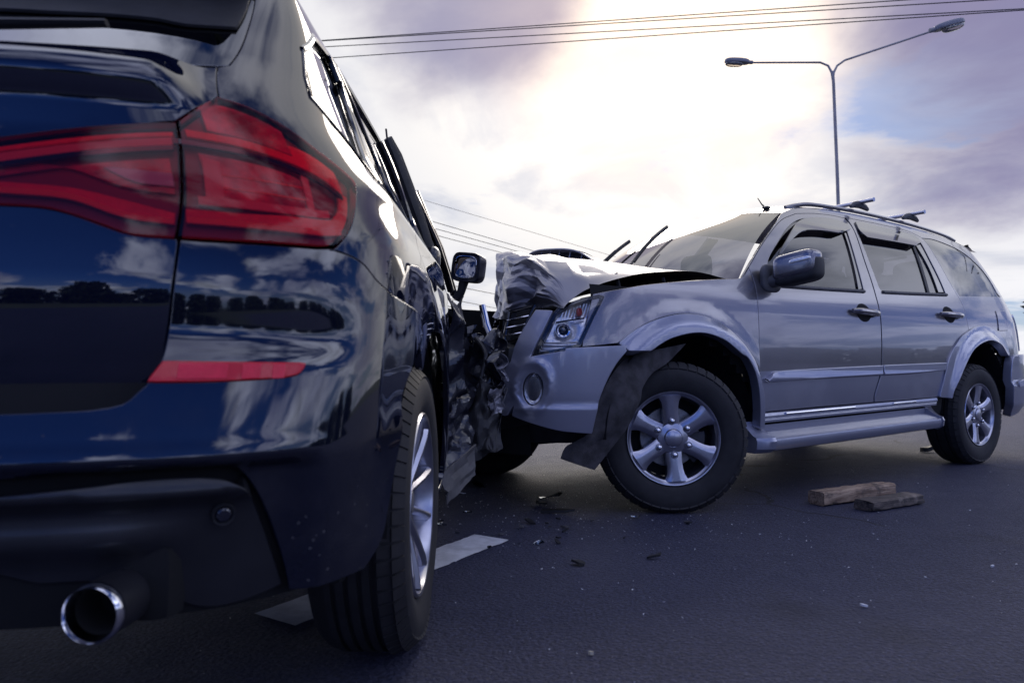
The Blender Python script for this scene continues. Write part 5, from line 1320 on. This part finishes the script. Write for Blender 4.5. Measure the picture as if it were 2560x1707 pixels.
# fine crumbs of glass and grit
b = MB(); rnd = random.Random(21)
def crumb(x, y, s):
    vs = [(x+rnd.uniform(-s, s), y+rnd.uniform(-s, s), rnd.uniform(.001, s*1.1)) for _ in range(4)]
    vs += [(x+rnd.uniform(-s, s), y+rnd.uniform(-s, s), .0005)]
    b.add(vs, [(0, 1, 2), (0, 2, 3), (0, 3, 1), (1, 3, 2), (0, 4, 1), (2, 4, 3)])
for _ in range(900):
    if rnd.random() < .6: x = rnd.gauss(.15, .7); y = rnd.gauss(3.4, .55)
    else: x = rnd.uniform(-1, 4.5); y = rnd.uniform(1.0, 5.5)
    crumb(x, y, rnd.choice((.002, .003, .003, .004, .006)))
b.done('glass_crumbs', 'white_bit', None, smooth=False, label='tiny pale crumbs of glass and grit scattered over the road', cat='debris', kind='stuff')
# ---------------------------------------------------------------- trees: right edge, and the wood behind the viewer that the paint mirrors
def leaf_mat(name, c):
    m = pbr(name, c, .8, var=.45, vscale=.9)
    return m
leaf_mat('leaves_far', (.030, .042, .022)); pbr('bark', (.06, .048, .04), .9)
def tree(loc, hgt, rad, seed, label, cat='tree', group=None, nl=1500, ls=.30):
    rnd = random.Random(seed); t = thing('tree', label, cat, loc, 0, group)
    MB().tube([(0, 0, 0), (.1, 0, hgt*.25), (-.05, .1, hgt*.5), (.05, 0, hgt*.8)], [hgt*.025, hgt*.02, hgt*.014, .03], 8).done('trunk', 'bark', t)
    b = MB(); cl = []
    for _ in range(11): 
        a = rnd.uniform(0, 6.28); r = rad*rnd.uniform(.1, .75); z = hgt*rnd.uniform(.42, .9); cl.append((Vector((r*math.cos(a), r*math.sin(a), z)), rad*rnd.uniform(.28, .5)))
    for c, r in cl: b2 = None
    for _ in range(nl):
        c, r = rnd.choice(cl); d = Vector((rnd.gauss(0, 1), rnd.gauss(0, 1), rnd.gauss(0, .8))).normalized()*r*rnd.uniform(.45, 1.05); p = c+d
        u = Vector((rnd.gauss(0, 1), rnd.gauss(0, 1), rnd.gauss(0, 1))).normalized(); v = u.orthogonal().normalized(); s = ls*rnd.uniform(.5, 1.2)
        b.add([p-u*s, p+v*s*.6, p+u*s, p-v*s*.6], [(0, 1, 2, 3)])
    b.done('crown', 'leaves_far', t, smooth=False, fix=False)
    return t
tree((28.5, 34, 0), 5.6, 2.4, 5, 'leafy green tree showing behind the tail of the silver SUV', nl=1800)
def wood(name, label, spans, seed):
    rnd = random.Random(seed); b = MB()
    for (x0, y0, x1, y1, n, hmin, hmax) in spans:
        for i in range(n):
            t = (i+rnd.uniform(-1.5, 1.5))/n; cx = lerp(x0, x1, t); cy = lerp(y0, y1, t)+rnd.uniform(-3, 3); hh = rnd.uniform(hmin, hmax)*(1.35 if rnd.random() < .15 else 1)
            rad = hh*rnd.uniform(.40, 1.0)
            b.tube([(cx, cy, 0), (cx, cy, hh*.7)], [.2, .08], 5, cap=False)
            for _ in range(480):
                f = rnd.random(); z = hh*lerp(.0, 1.0, f**.85); rr = rad*(1-.75*max(0, (z/hh-.5))*2*.5)*rnd.uniform(.2, 1)
                a = rnd.uniform(0, 6.28); p = Vector((cx+rr*math.cos(a), cy+rr*math.sin(a), z)); s = hh*rnd.uniform(.06, .13)
                u = Vector((rnd.gauss(0, 1), rnd.gauss(0, 1), rnd.gauss(0, 1))).normalized(); v = u.orthogonal().normalized()
                b.add([p-u*s, p+v*s*.8, p+u*s, p-v*s*.8], [(0, 1, 2, 3)])
    b.done(name, 'leaves_far', None, smooth=False, fix=False, label=label, cat='wood', kind='stuff')
wood('tree_belt', 'dark belt of trees beyond the road, mirrored in the dark paint', [(-70, -32, 60, -38, 60, 1.6, 4.9), (60, -38, 75, 30, 28, 2.6, 4.6), (-75, -30, -80, 40, 30, 2.8, 5)], 11)
wood('tree_line', 'low line of distant trees along the horizon behind both cars', [(-80, 120, 90, 130, 44, 3.0, 5.0)], 12)
